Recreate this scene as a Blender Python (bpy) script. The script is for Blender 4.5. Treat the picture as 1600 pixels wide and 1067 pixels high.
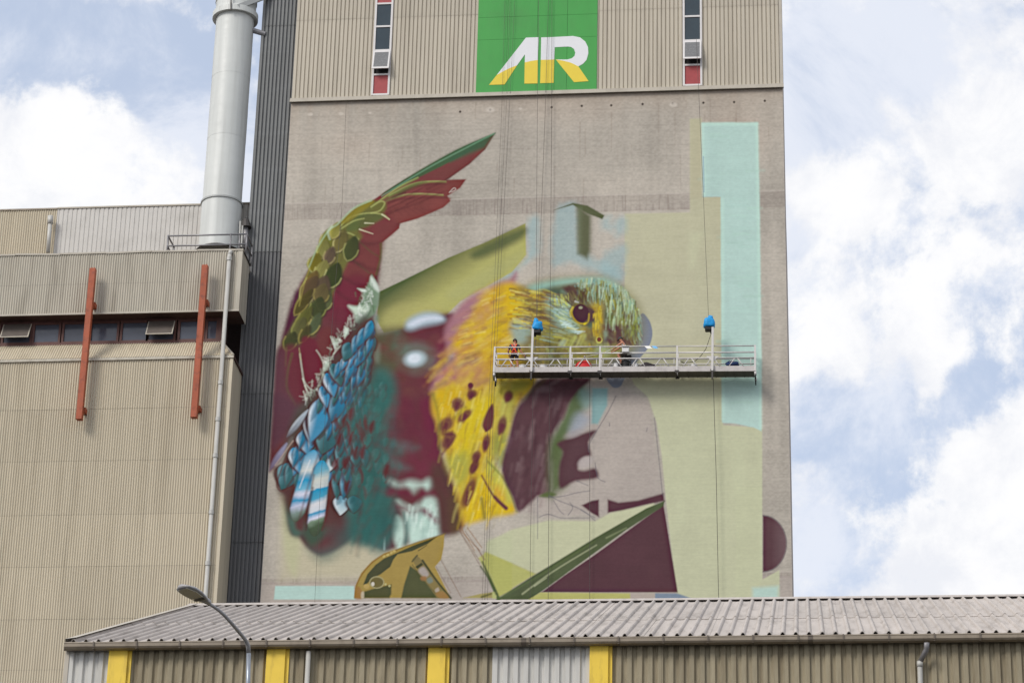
import bpy, bmesh, math, random
import numpy as np
from mathutils import Vector, Matrix
random.seed(11)
scene = bpy.context.scene
for o in list(bpy.data.objects): bpy.data.objects.remove(o, do_unlink=True)

# ---------------------------------------------------------------- camera
# world: X along the tower front, Y away from the viewer, Z up; the photographer stands at (0, 0, 1.6)
CAM = np.array([0., 0., 1.6])
FPX, CX, CY = 4320., 800., 533.5           # focal length and centre in photograph pixels (1600 x 1067)
ROT = np.array([[0.99449434, 0.02077247, 0.10271082], [0.10235644, -0.40257903, -0.90964459], [0.02245366, 0.91514951, -0.40248876]])
cd = bpy.data.cameras.new('camera'); cam = bpy.data.objects.new('camera', cd); scene.collection.objects.link(cam)
cd.sensor_width = 36.; cd.lens = 36. * FPX / 1600.; cd.clip_start = .5; cd.clip_end = 3000.
m4 = Matrix.Identity(4)
for i in range(3):
    for j in range(3): m4[i][j] = float(ROT[i, j])
    m4[i][3] = float(CAM[i])
cam.matrix_world = m4; scene.camera = cam
scene.render.resolution_x = 1024; scene.render.resolution_y = 682

# ---------------------------------------------------------------- light
SUN_EL, SUN_AZ = math.radians(38), math.radians(40)        # az: from straight behind the viewer (-Y) round to the left (-X)
sdir = Vector((-math.sin(SUN_AZ) * math.cos(SUN_EL), -math.cos(SUN_AZ) * math.cos(SUN_EL), math.sin(SUN_EL)))
sl = bpy.data.lights.new('sun', 'SUN'); sl.energy = 1.9; sl.angle = math.radians(20); sl.color = (1., .955, .89)
so = bpy.data.objects.new('sun', sl); scene.collection.objects.link(so)
so.rotation_euler = (-sdir).to_track_quat('-Z', 'Y').to_euler(); so.location = (-40, -40, 90)
vs = scene.view_settings; vs.view_transform = 'Standard'; vs.look = 'None'; vs.exposure = 0.27; vs.gamma = 1.; vs.use_curve_mapping = False

def at(px, py, Y):
    d = ROT @ np.array([px - CX, -(py - CY), -FPX]); return CAM + d * (Y / d[1])
def proj(P):
    q = (np.asarray(P, float) - CAM) @ ROT; return CX - FPX * q[..., 0] / q[..., 2], CY + FPX * q[..., 1] / q[..., 2]
def heading(px, py):
    d = ROT @ np.array([px - CX, -(py - CY), -FPX]); return d / np.linalg.norm(d)

world = bpy.data.worlds.new('World'); scene.world = world; world.use_nodes = True
def build_sky():
    nt = world.node_tree; N = nt.nodes; L = nt.links; N.clear()
    out = N.new('ShaderNodeOutputWorld'); bg = N.new('ShaderNodeBackground'); L.new(bg.outputs[0], out.inputs[0])
    sky = N.new('ShaderNodeTexSky'); sky.sky_type = 'NISHITA'; sky.sun_disc = False
    sky.sun_elevation = SUN_EL; sky.sun_rotation = math.radians(180) + SUN_AZ
    sky.air_density = 1.; sky.dust_density = 1.5; sky.ozone_density = 1.
    tc = N.new('ShaderNodeTexCoord')
    nrm = N.new('ShaderNodeVectorMath'); nrm.operation = 'NORMALIZE'; L.new(tc.outputs['Generated'], nrm.inputs[0])
    def noise(scale, detail, rough, dist, off=(0, 0, 0), zs=1.):
        mp = N.new('ShaderNodeMapping'); mp.inputs['Location'].default_value = off; mp.inputs['Scale'].default_value = (1, 1, zs); L.new(nrm.outputs[0], mp.inputs[0])
        n = N.new('ShaderNodeTexNoise'); n.inputs['Scale'].default_value = scale; n.inputs['Detail'].default_value = detail; n.inputs['Roughness'].default_value = rough; n.inputs['Distortion'].default_value = dist
        L.new(mp.outputs[0], n.inputs['Vector']); return n.outputs[0]
    def math_(op, a, b, clamp=False):
        n = N.new('ShaderNodeMath'); n.operation = op; n.use_clamp = clamp
        for i, v in enumerate((a, b)):
            if isinstance(v, (int, float)): n.inputs[i].default_value = v
            else: L.new(v, n.inputs[i])
        return n.outputs[0]
    def ramp(v, a, b, c=0., d=1.):
        n = N.new('ShaderNodeMapRange'); n.interpolation_type = 'SMOOTHSTEP'; L.new(v, n.inputs[0])
        for i, x in enumerate((a, b, c, d)): n.inputs[1 + i].default_value = x
        return n.outputs[0]
    def mixc(f, a, b):
        n = N.new('ShaderNodeMix'); n.data_type = 'RGBA'
        L.new(f, n.inputs[0]) if not isinstance(f, (int, float)) else setattr(n.inputs[0], 'default_value', f)
        for i, v in ((6, a), (7, b)):
            if isinstance(v, tuple): n.inputs[i].default_value = (*v, 1)
            else: L.new(v, n.inputs[i])
        return n.outputs[2]
    # cumulus heads and blue gaps of this sky: direction, angular radius (px of the lens), weight
    acc = None
    for x, y, r, w in ((190, 230, 130, .22), (60, 310, 110, .14), (310, 300, 60, .12), (1450, 350, 170, .17), (1290, 290, 60, .14), (1580, 720, 85, .24), (1430, 900, 150, .24),
                       (185, 95, 85, -.22), (300, 160, 80, -.14), (1270, 180, 75, -.26), (1390, 90, 90, -.16), (1285, 645, 62, -.26), (1280, 845, 45, -.26), (1530, 615, 50, -.22), (1440, 560, 130, .10)):
        c = heading(x, y); d = N.new('ShaderNodeVectorMath'); d.operation = 'DOT_PRODUCT'; L.new(nrm.outputs[0], d.inputs[0]); d.inputs[1].default_value = tuple(float(k) for k in c)
        v = math_('MULTIPLY', ramp(d.outputs['Value'], math.cos(1.5 * r / FPX), 1.), w)
        acc = v if acc is None else math_('ADD', acc, v)
    n1 = noise(13., 9., .63, .15, (3.1, 1.7, .4)); n2 = noise(60., 5., .65, .2, (.7, 4.2, 2.))
    dens = math_('ADD', math_('ADD', math_('MULTIPLY', math_('SUBTRACT', n1, .5), 1.5), math_('ADD', .515, math_('MULTIPLY', acc, .8))), math_('MULTIPLY', math_('SUBTRACT', n2, .5), .11))
    veil = ramp(noise(9., 8., .66, .4, (7.3, .2, 1.9)), .36, .62)
    cl = ramp(dens, .445, .62)
    sc = N.new('ShaderNodeVectorMath'); sc.operation = 'SCALE'; L.new(sky.outputs[0], sc.inputs[0]); sc.inputs['Scale'].default_value = .10
    base = mixc(.50, sc.outputs[0], (.56, .67, .88))
    base = mixc(ramp(veil, 0., 1., .22, .82), base, (.73, .755, .82))
    shade = ramp(math_('ADD', noise(24., 8., .66, .3, (1.3, 9.2, 5.)), math_('MULTIPLY', dens, .45)), .62, .90)
    cloud = mixc(shade, (.715, .73, .775), (.83, .83, .84))
    L.new(mixc(cl, base, cloud), bg.inputs[0]); bg.inputs[1].default_value = 1.
build_sky()

# ---------------------------------------------------------------- helpers
COL = scene.collection
ORG = {}                                    # object name -> world position its mesh is measured from
def thing(name, label, cat, loc=(0, 0, 0), group=None):
    o = bpy.data.objects.new(name, None); COL.objects.link(o); o.location = loc; o.empty_display_size = .3
    o['label'] = label; o['category'] = cat
    if group: o['group'] = group
    ORG[o.name] = Vector(loc); return o
class MB:
    def __init__(self): self.v = []; self.f = []
    def add(self, vs, fs):
        n = len(self.v); self.v += [tuple(map(float, p)) for p in vs]; self.f += [tuple(n + i for i in f) for f in fs]; return self
    def box(self, x0, x1, y0, y1, z0, z1):
        return self.add([(x0, y0, z0), (x1, y0, z0), (x1, y1, z0), (x0, y1, z0), (x0, y0, z1), (x1, y0, z1), (x1, y1, z1), (x0, y1, z1)],
                        [(0, 3, 2, 1), (4, 5, 6, 7), (0, 1, 5, 4), (1, 2, 6, 5), (2, 3, 7, 6), (3, 0, 4, 7)])
    def bar(self, a, b, w, h=None, up=(0, 0, 1)):
        a = Vector(a); b = Vector(b); d = (b - a).normalized(); u = Vector(up)
        if abs(d.dot(u)) > .98: u = Vector((0, 1, 0))
        s = d.cross(u).normalized() * w / 2; t = s.cross(d).normalized() * (h or w) / 2
        return self.add([a - s - t, a + s - t, a + s + t, a - s + t, b - s - t, b + s - t, b + s + t, b - s + t],
                        [(0, 3, 2, 1), (4, 5, 6, 7), (0, 1, 5, 4), (1, 2, 6, 5), (2, 3, 7, 6), (3, 0, 4, 7)])
    def tube(self, pts, r, n=8, cap=True):
        pts = [Vector(p) for p in pts]; rs = r if isinstance(r, (list, tuple)) else [r] * len(pts); base = len(self.v); u = None
        for i, p in enumerate(pts):
            d = (pts[min(i + 1, len(pts) - 1)] - pts[max(i - 1, 0)]).normalized()
            if u is None: u = d.orthogonal().normalized()
            else: u = (u - d * u.dot(d)).normalized()
            w = d.cross(u)
            for k in range(n):
                a = 2 * math.pi * k / n; self.v.append(tuple(p + (u * math.cos(a) + w * math.sin(a)) * rs[i]))
        for i in range(len(pts) - 1):
            for k in range(n):
                a = base + i * n + k; b = base + i * n + (k + 1) % n; self.f.append((a, b, b + n, a + n))
        if cap:
            self.f.append(tuple(base + k for k in reversed(range(n)))); e = base + (len(pts) - 1) * n; self.f.append(tuple(e + k for k in range(n)))
        return self
    def lathe(self, c, prof, n=32, cap=True):
        base = len(self.v); cx, cy, cz = c
        for r, z in prof:
            for k in range(n):
                a = 2 * math.pi * k / n; self.v.append((cx + r * math.cos(a), cy + r * math.sin(a), cz + z))
        for i in range(len(prof) - 1):
            for k in range(n):
                a = base + i * n + k; b = base + i * n + (k + 1) % n; self.f.append((a, b, b + n, a + n))
        if cap:
            self.f.append(tuple(base + k for k in reversed(range(n)))); e = base + (len(prof) - 1) * n; self.f.append(tuple(e + k for k in range(n)))
        return self
    def plate(self, pts, y0, y1):            # outline of (x, z) given thickness in Y (front y0)
        n = len(pts); v = [(x, y0, z) for x, z in pts] + [(x, y1, z) for x, z in pts]
        return self.add(v, [tuple(range(n)), tuple(reversed(range(n, 2 * n)))] + [(i, i + n, (i + 1) % n + n, (i + 1) % n) for i in range(n)])
    def prism(self, prof, x0, x1):           # outline of (y, z) run along X
        n = len(prof); v = [(x0, y, z) for y, z in prof] + [(x1, y, z) for y, z in prof]
        return self.add(v, [tuple(range(n)), tuple(reversed(range(n, 2 * n)))] + [(i, i + n, (i + 1) % n + n, (i + 1) % n) for i in range(n)])
    def ribbed(self, x0, x1, a, b, prof, pitch, out=(0, -1, 0), phase=0.):
        # profiled sheet: a, b = functions X -> point at the foot and the head; prof = [(u, height)] over one pitch
        xs = []; k = math.floor((x0 - phase) / pitch) - 1
        while phase + k * pitch < x1 + pitch:
            for u, h in prof: xs.append((phase + k * pitch + u, h))
            k += 1
        q = [p for p in xs if x0 <= p[0] <= x1]
        if not q: return self
        q = [(x0, q[0][1])] + q + [(x1, q[-1][1])]
        o = Vector(out); vs = []; fs = []
        for i, (x, h) in enumerate(q):
            vs += [tuple(Vector(a(x)) + o * h), tuple(Vector(b(x)) + o * h)]
            if i: fs.append((2 * i - 2, 2 * i, 2 * i + 1, 2 * i - 1))
        return self.add(vs, fs)
    def build(self, name, mat, parent=None, smooth=False, label=None, kind=None, bevel=0.):
        me = bpy.data.meshes.new(name); org = ORG[parent.name] if parent is not None else Vector((0, 0, 0))
        me.from_pydata([tuple(Vector(p) - org) for p in self.v], [], self.f); me.validate()
        bm = bmesh.new(); bm.from_mesh(me)
        if bevel: bmesh.ops.bevel(bm, geom=bm.edges[:], offset=bevel, segments=1, affect='EDGES')
        bm.to_mesh(me); bm.free()
        if smooth: me.polygons.foreach_set('use_smooth', [True] * len(me.polygons))
        me.materials.append(mat); o = bpy.data.objects.new(name, me); COL.objects.link(o)
        if parent is not None: o.parent = parent
        ORG[o.name] = org
        if label: o['label'] = label
        if kind: o['kind'] = kind
        return o
def again(o, dx=0, dy=0, dz=0, parent=None):             # another piece with the same mesh, moved
    c = o.copy(); COL.objects.link(c); c.location = Vector(o.location) + Vector((dx, dy, dz))
    if parent is not None: c.parent = parent
    ORG[c.name] = ORG[o.name]; return c
def tag(o, label, cat, group=None):
    o['label'] = label; o['category'] = cat
    if group: o['group'] = group
    return o

# ---------------------------------------------------------------- materials
def lin(c):
    return tuple(float(x) for x in np.where(np.array(c) / 255. <= .04045, np.array(c) / 255. / 12.92, ((np.array(c) / 255. + .055) / 1.055) ** 2.4))
def surf(name, c, rough=.6, metal=0., var=.12, scale=2., stretch=(1, 1, 1), dirt=None, damt=.4, dscale=1., dstretch=(1, 1, 1), dlo=.5, dhi=.7, rnd=0., bump=0., bscale=20., bstretch=(1, 1, 1), spec=.4):
    m = bpy.data.materials.new(name); m.use_nodes = True; nt = m.node_tree; N = nt.nodes; L = nt.links
    b = N['Principled BSDF']; b.inputs['Roughness'].default_value = rough; b.inputs['Metallic'].default_value = metal; b.inputs['Specular IOR Level'].default_value = spec
    tc = N.new('ShaderNodeTexCoord')
    def noise(sc, st, detail=5, off=0.):
        mp = N.new('ShaderNodeMapping'); mp.inputs['Scale'].default_value = st; mp.inputs['Location'].default_value = (off, off * .7, off * 1.3); L.new(tc.outputs['Object'], mp.inputs[0])
        n = N.new('ShaderNodeTexNoise'); n.inputs['Scale'].default_value = sc; n.inputs['Detail'].default_value = detail; n.inputs['Roughness'].default_value = .6; L.new(mp.outputs[0], n.inputs['Vector']); return n.outputs[0]
    def mr(v, a, bb, c0, d0):
        n = N.new('ShaderNodeMapRange'); L.new(v, n.inputs[0])
        for i, x in enumerate((a, bb, c0, d0)): n.inputs[1 + i].default_value = x
        return n.outputs[0]
    col = lin(c); mx = N.new('ShaderNodeMix'); mx.data_type = 'RGBA'
    mx.inputs[6].default_value = (*[x * (1 - var) for x in col], 1); mx.inputs[7].default_value = (*[min(x * (1 + var), 1) for x in col], 1)
    L.new(mr(noise(scale, stretch), .3, .7, 0, 1), mx.inputs[0]); res = mx.outputs[2]
    if dirt is not None:
        m2 = N.new('ShaderNodeMix'); m2.data_type = 'RGBA'; L.new(res, m2.inputs[6]); m2.inputs[7].default_value = (*lin(dirt), 1)
        L.new(mr(noise(dscale, dstretch, 7, 3.7), dlo, dhi, 0, damt), m2.inputs[0]); res = m2.outputs[2]
    if rnd:
        oi = N.new('ShaderNodeObjectInfo'); sc = N.new('ShaderNodeVectorMath'); sc.operation = 'SCALE'; L.new(res, sc.inputs[0]); L.new(mr(oi.outputs['Random'], 0, 1, 1 - rnd, 1 + rnd), sc.inputs['Scale']); res = sc.outputs[0]
    L.new(res, b.inputs['Base Color'])
    rr = mr(noise(scale * 3, stretch, 3, 9.), .3, .7, max(rough - .08, 0), min(rough + .08, 1)); L.new(rr, b.inputs['Roughness'])
    if bump:
        bp = N.new('ShaderNodeBump'); bp.inputs['Strength'].default_value = bump; bp.inputs['Distance'].default_value = .02; L.new(noise(bscale, bstretch, 6, 1.1), bp.inputs['Height']); L.new(bp.outputs[0], b.inputs['Normal'])
    return m
M = {}
M['asphalt'] = surf('asphalt_yard', (66, 65, 63), .9, var=.2, scale=.6, bump=.4, bscale=8)
M['concrete'] = surf('raw_concrete', (168, 157, 147), .9, var=.10, scale=.5, stretch=(1, 1, 6), dirt=(120, 104, 92), damt=.35, dscale=.3, dstretch=(3, 3, .3))
M['cladding'] = surf('beige_cladding', (186, 177, 160), .55, rnd=.04, var=.05, scale=1.2, stretch=(3, 3, .2), dirt=(112, 100, 82), damt=.55, dscale=.9, dstretch=(3, 3, .12), dlo=.5, dhi=.85)
M['flashing'] = surf('pale_flashing', (182, 174, 160), .5, var=.06, dirt=(120, 110, 96), damt=.3, dscale=.8)
M['dark_clad'] = surf('charcoal_cladding', (114, 115, 114), .5, var=.12, scale=.8, stretch=(2, 2, .3), dirt=(128, 130, 130), damt=.45, dscale=1.1, dstretch=(.25, .25, 2.2), dlo=.52, dhi=.75)
M['dark_clad_low'] = surf('charcoal_cladding_darker', (98, 98, 99), .55, var=.08, scale=.8, stretch=(2, 2, .3), dirt=(96, 96, 98), damt=.3, dscale=1.1, dstretch=(.25, .25, 2.2))  # same cladding in a darker tone, for the lower sheets
M['sign_green'] = surf('green_sign_paint', (62, 152, 66), .45, var=.05, scale=.5, stretch=(2, 2, .4), dirt=(70, 130, 66), damt=.3, dscale=.7)
M['sign_white'] = surf('white_sign_paint', (222, 222, 224), .5, var=.02)
M['sign_yellow'] = surf('yellow_sign_paint', (226, 200, 62), .5, var=.03)
M['win_white'] = surf('white_window_frame', (214, 210, 208), .45, var=.04)
M['win_red'] = surf('faded_red_panel', (160, 66, 68), .5, var=.10, scale=3, dirt=(120, 60, 60), damt=.3)
M['glass'] = surf('dark_glass', (44, 58, 66), .12, var=.12, scale=1., spec=.6)
M['glass_grey'] = surf('reflective_grey_glass', (112, 112, 112), .25, var=.05, spec=.6)
M['chimney'] = surf('pale_grey_paint', (206, 208, 204), .45, rnd=.02, var=.03, scale=.7, stretch=(1, 1, 2.), dirt=(142, 140, 134), damt=.38, dscale=1.1, dstretch=(2.5, 2.5, .12), dlo=.48, dhi=.8)
M['chimney_trim'] = surf('grey_steel_paint', (172, 174, 172), .5, var=.05)
M['steel_grey'] = surf('galvanised_steel', (140, 138, 140), .45, .4, var=.12, scale=4)
M['tan_wall'] = surf('tan_corrugated', (196, 185, 163), .6, rnd=.035, var=.05, scale=.9, stretch=(4, 4, .25), dirt=(140, 126, 100), damt=.22, dscale=.6, dstretch=(3, 3, .2))
M['tan_box'] = surf('pale_corrugated', (186, 179, 164), .6, rnd=.03, var=.06, scale=.9, stretch=(4, 4, .3), dirt=(118, 108, 92), damt=.4, dscale=.7, dstretch=(3, 3, .3))
M['white_clad'] = surf('off_white_cladding', (198, 194, 188), .55, var=.04, scale=1, stretch=(3, 3, .3), dirt=(150, 146, 138), damt=.3, dscale=.8)
M['brown'] = surf('brown_timber_frame', (92, 60, 54), .6, var=.2, scale=3)
M['soffit'] = surf('dark_brown_soffit', (78, 56, 50), .8, var=.15)
M['dark_glass'] = surf('glass_with_reflection', (80, 84, 96), .15, var=.2, scale=.7, spec=.6)  # base colour lightened to stand in for reflections in the panes
M['sash_panel'] = surf('dusty_sash_glass', (96, 88, 82), .4, var=.12, scale=2)
M['orange'] = surf('red_oxide_steel', (164, 82, 52), .6, var=.12, scale=2.5, stretch=(1, 1, .3), dirt=(104, 58, 46), damt=.6, dscale=3.2, dlo=.52, dhi=.66)
M['pipe'] = surf('white_plastic_pipe', (186, 184, 178), .4, var=.05, dirt=(130, 128, 122), damt=.35, dscale=2, dstretch=(2, 2, .4))
M['roof'] = surf('weathered_cement_roof', (178, 170, 163), .85, rnd=.05, var=.10, scale=1.4, stretch=(4, .35, .35), dirt=(108, 100, 92), damt=.6, dscale=2.2, dstretch=(3, .5, .5), dlo=.5, dhi=.8, bump=.25, bscale=60)
M['gutter'] = surf('brown_beige_gutter', (150, 138, 122), .5, var=.08, scale=3, dirt=(92, 80, 66), damt=.5, dscale=4)
M['gutter_dark'] = surf('gutter_bracket', (104, 94, 84), .5, var=.1)
M['shed_wall'] = surf('lichened_cement_sheet', (154, 144, 121), .9, rnd=.06, var=.14, scale=6, stretch=(2, 1, .3), dirt=(106, 92, 70), damt=.6, dscale=3., dstretch=(3, 1, .25), dlo=.45, dhi=.75, bump=.3, bscale=70)
M['shed_white'] = surf('translucent_white_sheet', (198, 196, 190), .4, var=.05, scale=3, stretch=(2, 1, .3), dirt=(140, 138, 130), damt=.35, dscale=3, dstretch=(3, 1, .25))
M['yellow'] = surf('yellow_column_paint', (232, 198, 70), .5, var=.05, scale=3, dirt=(158, 132, 62), damt=.5, dscale=5, dstretch=(2, 2, .4), dlo=.52, dhi=.72)
M['lamp_pole'] = surf('galvanised_pole', (150, 156, 164), .4, .5, var=.08, scale=6)
M['lamp_head'] = surf('grey_lamp_housing', (162, 160, 160), .5, .1, var=.05)
M['lamp_lens'] = surf('milky_lens', (172, 166, 150), .3, var=.03)
M['alu'] = surf('aluminium_rail', (202, 198, 194), .45, .15, var=.06, scale=5)
M['alu_deck'] = surf('dusty_aluminium_deck', (186, 180, 176), .55, .1, var=.10, scale=3, stretch=(1, 1, 1), dirt=(140, 132, 128), damt=.4, dscale=3)
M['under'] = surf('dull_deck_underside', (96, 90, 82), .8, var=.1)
M['black'] = surf('black_rubber_and_dark_gap', (24, 24, 26), .6, var=.2)
M['blue'] = surf('blue_tarpaulin', (18, 146, 212), .5, var=.16, scale=9, bump=.5, bscale=14)
M['navy'] = surf('navy_fabric', (32, 52, 92), .9, var=.25, scale=20)
M['red'] = surf('red_tarpaulin', (200, 36, 42), .5, var=.12, scale=8)
M['white_plastic'] = surf('white_plastic_tub', (214, 212, 210), .4, var=.04)
M['paint_lilac'] = surf('lilac_paint', (196, 190, 206), .35, var=.03)
M['cloth_dark'] = surf('dark_cloth', (52, 46, 50), .95, var=.2, scale=20)
M['paper'] = surf('white_paper', (222, 220, 216), .8, var=.02)
M['paper_blue'] = surf('pale_blue_paper', (110, 170, 214), .8, var=.04)
M['skin'] = surf('skin', (188, 128, 102), .55, var=.08, scale=12)
M['tee'] = surf('charcoal_tee', (62, 62, 70), .9, var=.15, scale=14)
M['shorts'] = surf('black_shorts', (26, 25, 32), .9, var=.15, scale=14)
M['hivis'] = surf('orange_harness', (226, 82, 44), .6, var=.06)
M['vest'] = surf('white_vest', (206, 200, 192), .9, var=.05)
M['khaki'] = surf('olive_shorts', (86, 82, 66), .9, var=.12)
M['cap'] = surf('grey_cap', (58, 58, 56), .85, var=.15)
M['cable'] = surf('steel_cable', (66, 62, 60), .5, .3, var=.05)
M['shoe'] = surf('dark_shoes', (40, 36, 36), .8, var=.1)
M['dark_steel'] = surf('dark_steel', (70, 66, 64), .5, .3, var=.1)

# ---------------------------------------------------------------- mural paint (flat print on the tower wall)
# The paint is laid in the units of a working sheet: MX,MY (MX 396..1250, MY 120..950), later mapped to wall metres.
MX0, MY0, MW, MH = 396, 120, 854, 830
mrng = np.random.RandomState(7)
_gx, _gy = np.meshgrid(np.arange(MW) + MX0 + .5, np.arange(MH) + MY0 + .5)
SHEET = np.zeros((MH, MW, 3), np.float32)

def srgb(c):
    c = np.asarray(c, np.float32) / 255.0
    return np.where(c <= .04045, c / 12.92, ((c + .055) / 1.055) ** 2.4)

def vnoise(sx, sy, seed, octaves=3):
    r = np.random.RandomState(seed); out = np.zeros((MH, MW), np.float32); amp = 1.; tot = 0.
    for o in range(octaves):
        nx = int(MW / sx) + 3; ny = int(MH / sy) + 3
        g = r.rand(ny, nx).astype(np.float32)
        u = np.arange(MW) / sx; v = np.arange(MH) / sy
        iu = u.astype(int); iv = v.astype(int); fu = (u - iu); fv = (v - iv)
        fu = fu * fu * (3 - 2 * fu); fv = (fv * fv * (3 - 2 * fv))[:, None]
        a = g[iv][:, iu]; b = g[iv][:, iu + 1]; c = g[iv + 1][:, iu]; d = g[iv + 1][:, iu + 1]
        out += amp * ((a * (1 - fu) + b * fu) * (1 - fv) + (c * (1 - fu) + d * fu) * fv); tot += amp
        amp *= .5; sx = max(sx / 2, 1.); sy = max(sy / 2, 1.)
    return out / tot - .5

def Zc(x0, y0, s):
    return lambda *p: [(x0 + a * s, y0 + b * s) for a, b in p]
z1 = Zc(400, 180, .2811); z2 = Zc(400, 400, .22488); z3 = Zc(400, 620, .24372); z4 = Zc(660, 420, .25299)
z5 = Zc(660, 560, .2811); z6 = Zc(400, 760, .25); z7 = Zc(760, 740, .3125); z8 = Zc(780, 180, .2875)
zh = Zc(800, 420, .15); zf = Zc(430, 600, .253); zb = Zc(540, 820, .1625)

def smooth(pts, closed=True, n=4):
    p = np.array(pts, float); m = len(p); out = []
    rng_ = range(m if closed else m - 1)
    for i in rng_:
        if closed: a, b, c, d = p[(i - 1) % m], p[i], p[(i + 1) % m], p[(i + 2) % m]
        else: a, b, c, d = p[max(i - 1, 0)], p[i], p[i + 1], p[min(i + 2, m - 1)]
        for k in range(n):
            t = k / n
            out.append(.5 * (2 * b + (c - a) * t + (2 * a - 5 * b + 4 * c - d) * t * t + (3 * b - a - 3 * c + d) * t ** 3))
    if not closed: out.append(p[-1])
    return np.array(out)

def box_of(x0, y0, x1, y1):
    a = max(int(x0) - MX0, 0); b = min(int(x1) + 2 - MX0, MW); c = max(int(y0) - MY0, 0); d = min(int(y1) + 2 - MY0, MH)
    return (slice(c, d), slice(a, b)) if b > a and d > c else None

def lay(s, m, col):
    col = np.asarray(col, np.float32)
    if col.ndim == 1: col = srgb(col)
    SHEET[s] = SHEET[s] * (1 - m[..., None]) + col * m[..., None]

def poly_mask(p, soft, rough=0., seed=0):
    p = np.asarray(p, float); e = soft + 2
    s = box_of(p[:, 0].min() - e, p[:, 1].min() - e, p[:, 0].max() + e, p[:, 1].max() + e)
    if s is None: return None, None
    X = _gx[s]; Y = _gy[s]; d2 = np.full(X.shape, 1e9); ins = np.zeros(X.shape, bool)
    q = np.roll(p, -1, 0)
    for (ax, ay), (bx, by) in zip(p, q):
        ex, ey = bx - ax, by - ay; L = ex * ex + ey * ey + 1e-9
        t = np.clip(((X - ax) * ex + (Y - ay) * ey) / L, 0, 1)
        np.minimum(d2, (X - ax - t * ex) ** 2 + (Y - ay - t * ey) ** 2, out=d2)
        if ay != by:
            c = (ay > Y) != (by > Y)
            ins ^= c & (X < ex * (Y - ay) / (by - ay) + ax)
    sd = np.sqrt(d2); sd = np.where(ins, sd, -sd)
    if rough: sd = sd + rough * vn_a[s]
    return s, np.clip(sd / max(soft, .6) * .5 + .5, 0, 1)

def poly(p, col, soft=1., al=1., sm=True, grad=None, mott=0., rough=0.):
    if sm: p = smooth(p)
    s, m = poly_mask(p, soft, rough)
    if s is None: return
    m = m * m * (3 - 2 * m) * al
    c = srgb(col)
    if grad is not None:
        (ax, ay), (bx, by), c2 = grad
        ex, ey = bx - ax, by - ay
        t = np.clip(((_gx[s] - ax) * ex + (_gy[s] - ay) * ey) / (ex * ex + ey * ey), 0, 1)[..., None]
        c = c * (1 - t) + srgb(c2) * t
    else: c = np.broadcast_to(c, m.shape + (3,))
    if mott: c = c * (1 + mott * vn_b[s][..., None])
    lay(s, m, c)

def blob(cx, cy, rx, ry, col, al=1., rot=0., soft=1.):
    r = max(rx, ry) * (1 + soft)
    s = box_of(cx - r, cy - r, cx + r, cy + r)
    if s is None: return
    a = math.radians(rot); X = _gx[s] - cx; Y = _gy[s] - cy
    u = (X * math.cos(a) + Y * math.sin(a)) / rx; v = (-X * math.sin(a) + Y * math.cos(a)) / ry
    d = np.sqrt(u * u + v * v)
    m = np.clip((1 + soft * .5 - d) / soft, 0, 1); m = m * m * (3 - 2 * m)
    lay(s, m * al, col)

def stroke(pts, w0, w1, col, al=1., soft=.8, sm=True):
    p = smooth(pts, False, 5) if sm and len(pts) > 2 else np.array(pts, float)
    w = max(w0, w1) + soft + 1
    s = box_of(p[:, 0].min() - w, p[:, 1].min() - w, p[:, 0].max() + w, p[:, 1].max() + w)
    if s is None: return
    X = _gx[s]; Y = _gy[s]; best = np.full(X.shape, -1e9); n = len(p) - 1
    for i in range(n):
        (ax, ay), (bx, by) = p[i], p[i + 1]; ex, ey = bx - ax, by - ay; L = ex * ex + ey * ey + 1e-9
        t = np.clip(((X - ax) * ex + (Y - ay) * ey) / L, 0, 1)
        d = np.sqrt((X - ax - t * ex) ** 2 + (Y - ay - t * ey) ** 2)
        ww = w0 + (w1 - w0) * (i + t) / n
        np.maximum(best, ww - d, out=best)
    m = np.clip(best / soft * .5 + .5, 0, 1) * al
    lay(s, m, col)

def leaf(a, b, w, col, col2=None, edge=None, al=1., soft=1.2, bend=0., fat=.55):
    # a tapered feather from its root a to its tip b
    (ax, ay), (bx, by) = a, b; ex, ey = bx - ax, by - ay; L = math.hypot(ex, ey) + 1e-6
    r = L * .7 + w + 4; cx, cy = (ax + bx) / 2, (ay + by) / 2
    s = box_of(cx - r, cy - r, cx + r, cy + r)
    if s is None: return
    X = _gx[s] - ax; Y = _gy[s] - ay
    t = (X * ex + Y * ey) / (L * L); v = (X * -ey + Y * ex) / L - bend * 4 * t * (1 - t)
    tt = np.clip(t, 0, 1)
    prof = w * .5 * np.where(tt < fat, np.power(np.clip(np.sin(np.clip(tt / fat, 0, 1) * math.pi / 2), 0, 1), .7), np.power(np.clip(np.cos(np.clip((tt - fat) / (1 - fat), 0, 1) * math.pi / 2), 0, 1), .95))
    prof = np.where((t < 0) | (t > 1), -2., prof)
    m = np.clip((prof - np.abs(v)) / soft * .5 + .5, 0, 1) * al
    c = srgb(col) * np.ones(m.shape + (3,))
    if col2 is not None: c = c * (1 - tt[..., None]) + srgb(col2) * tt[..., None]
    if edge is not None:
        k = np.clip((v / (w * .5 + .1)) * edge[1] , 0, 1)[..., None] ** 1.5
        c = c * (1 - k) + srgb(edge[0]) * k
    lay(s, m, c)

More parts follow.
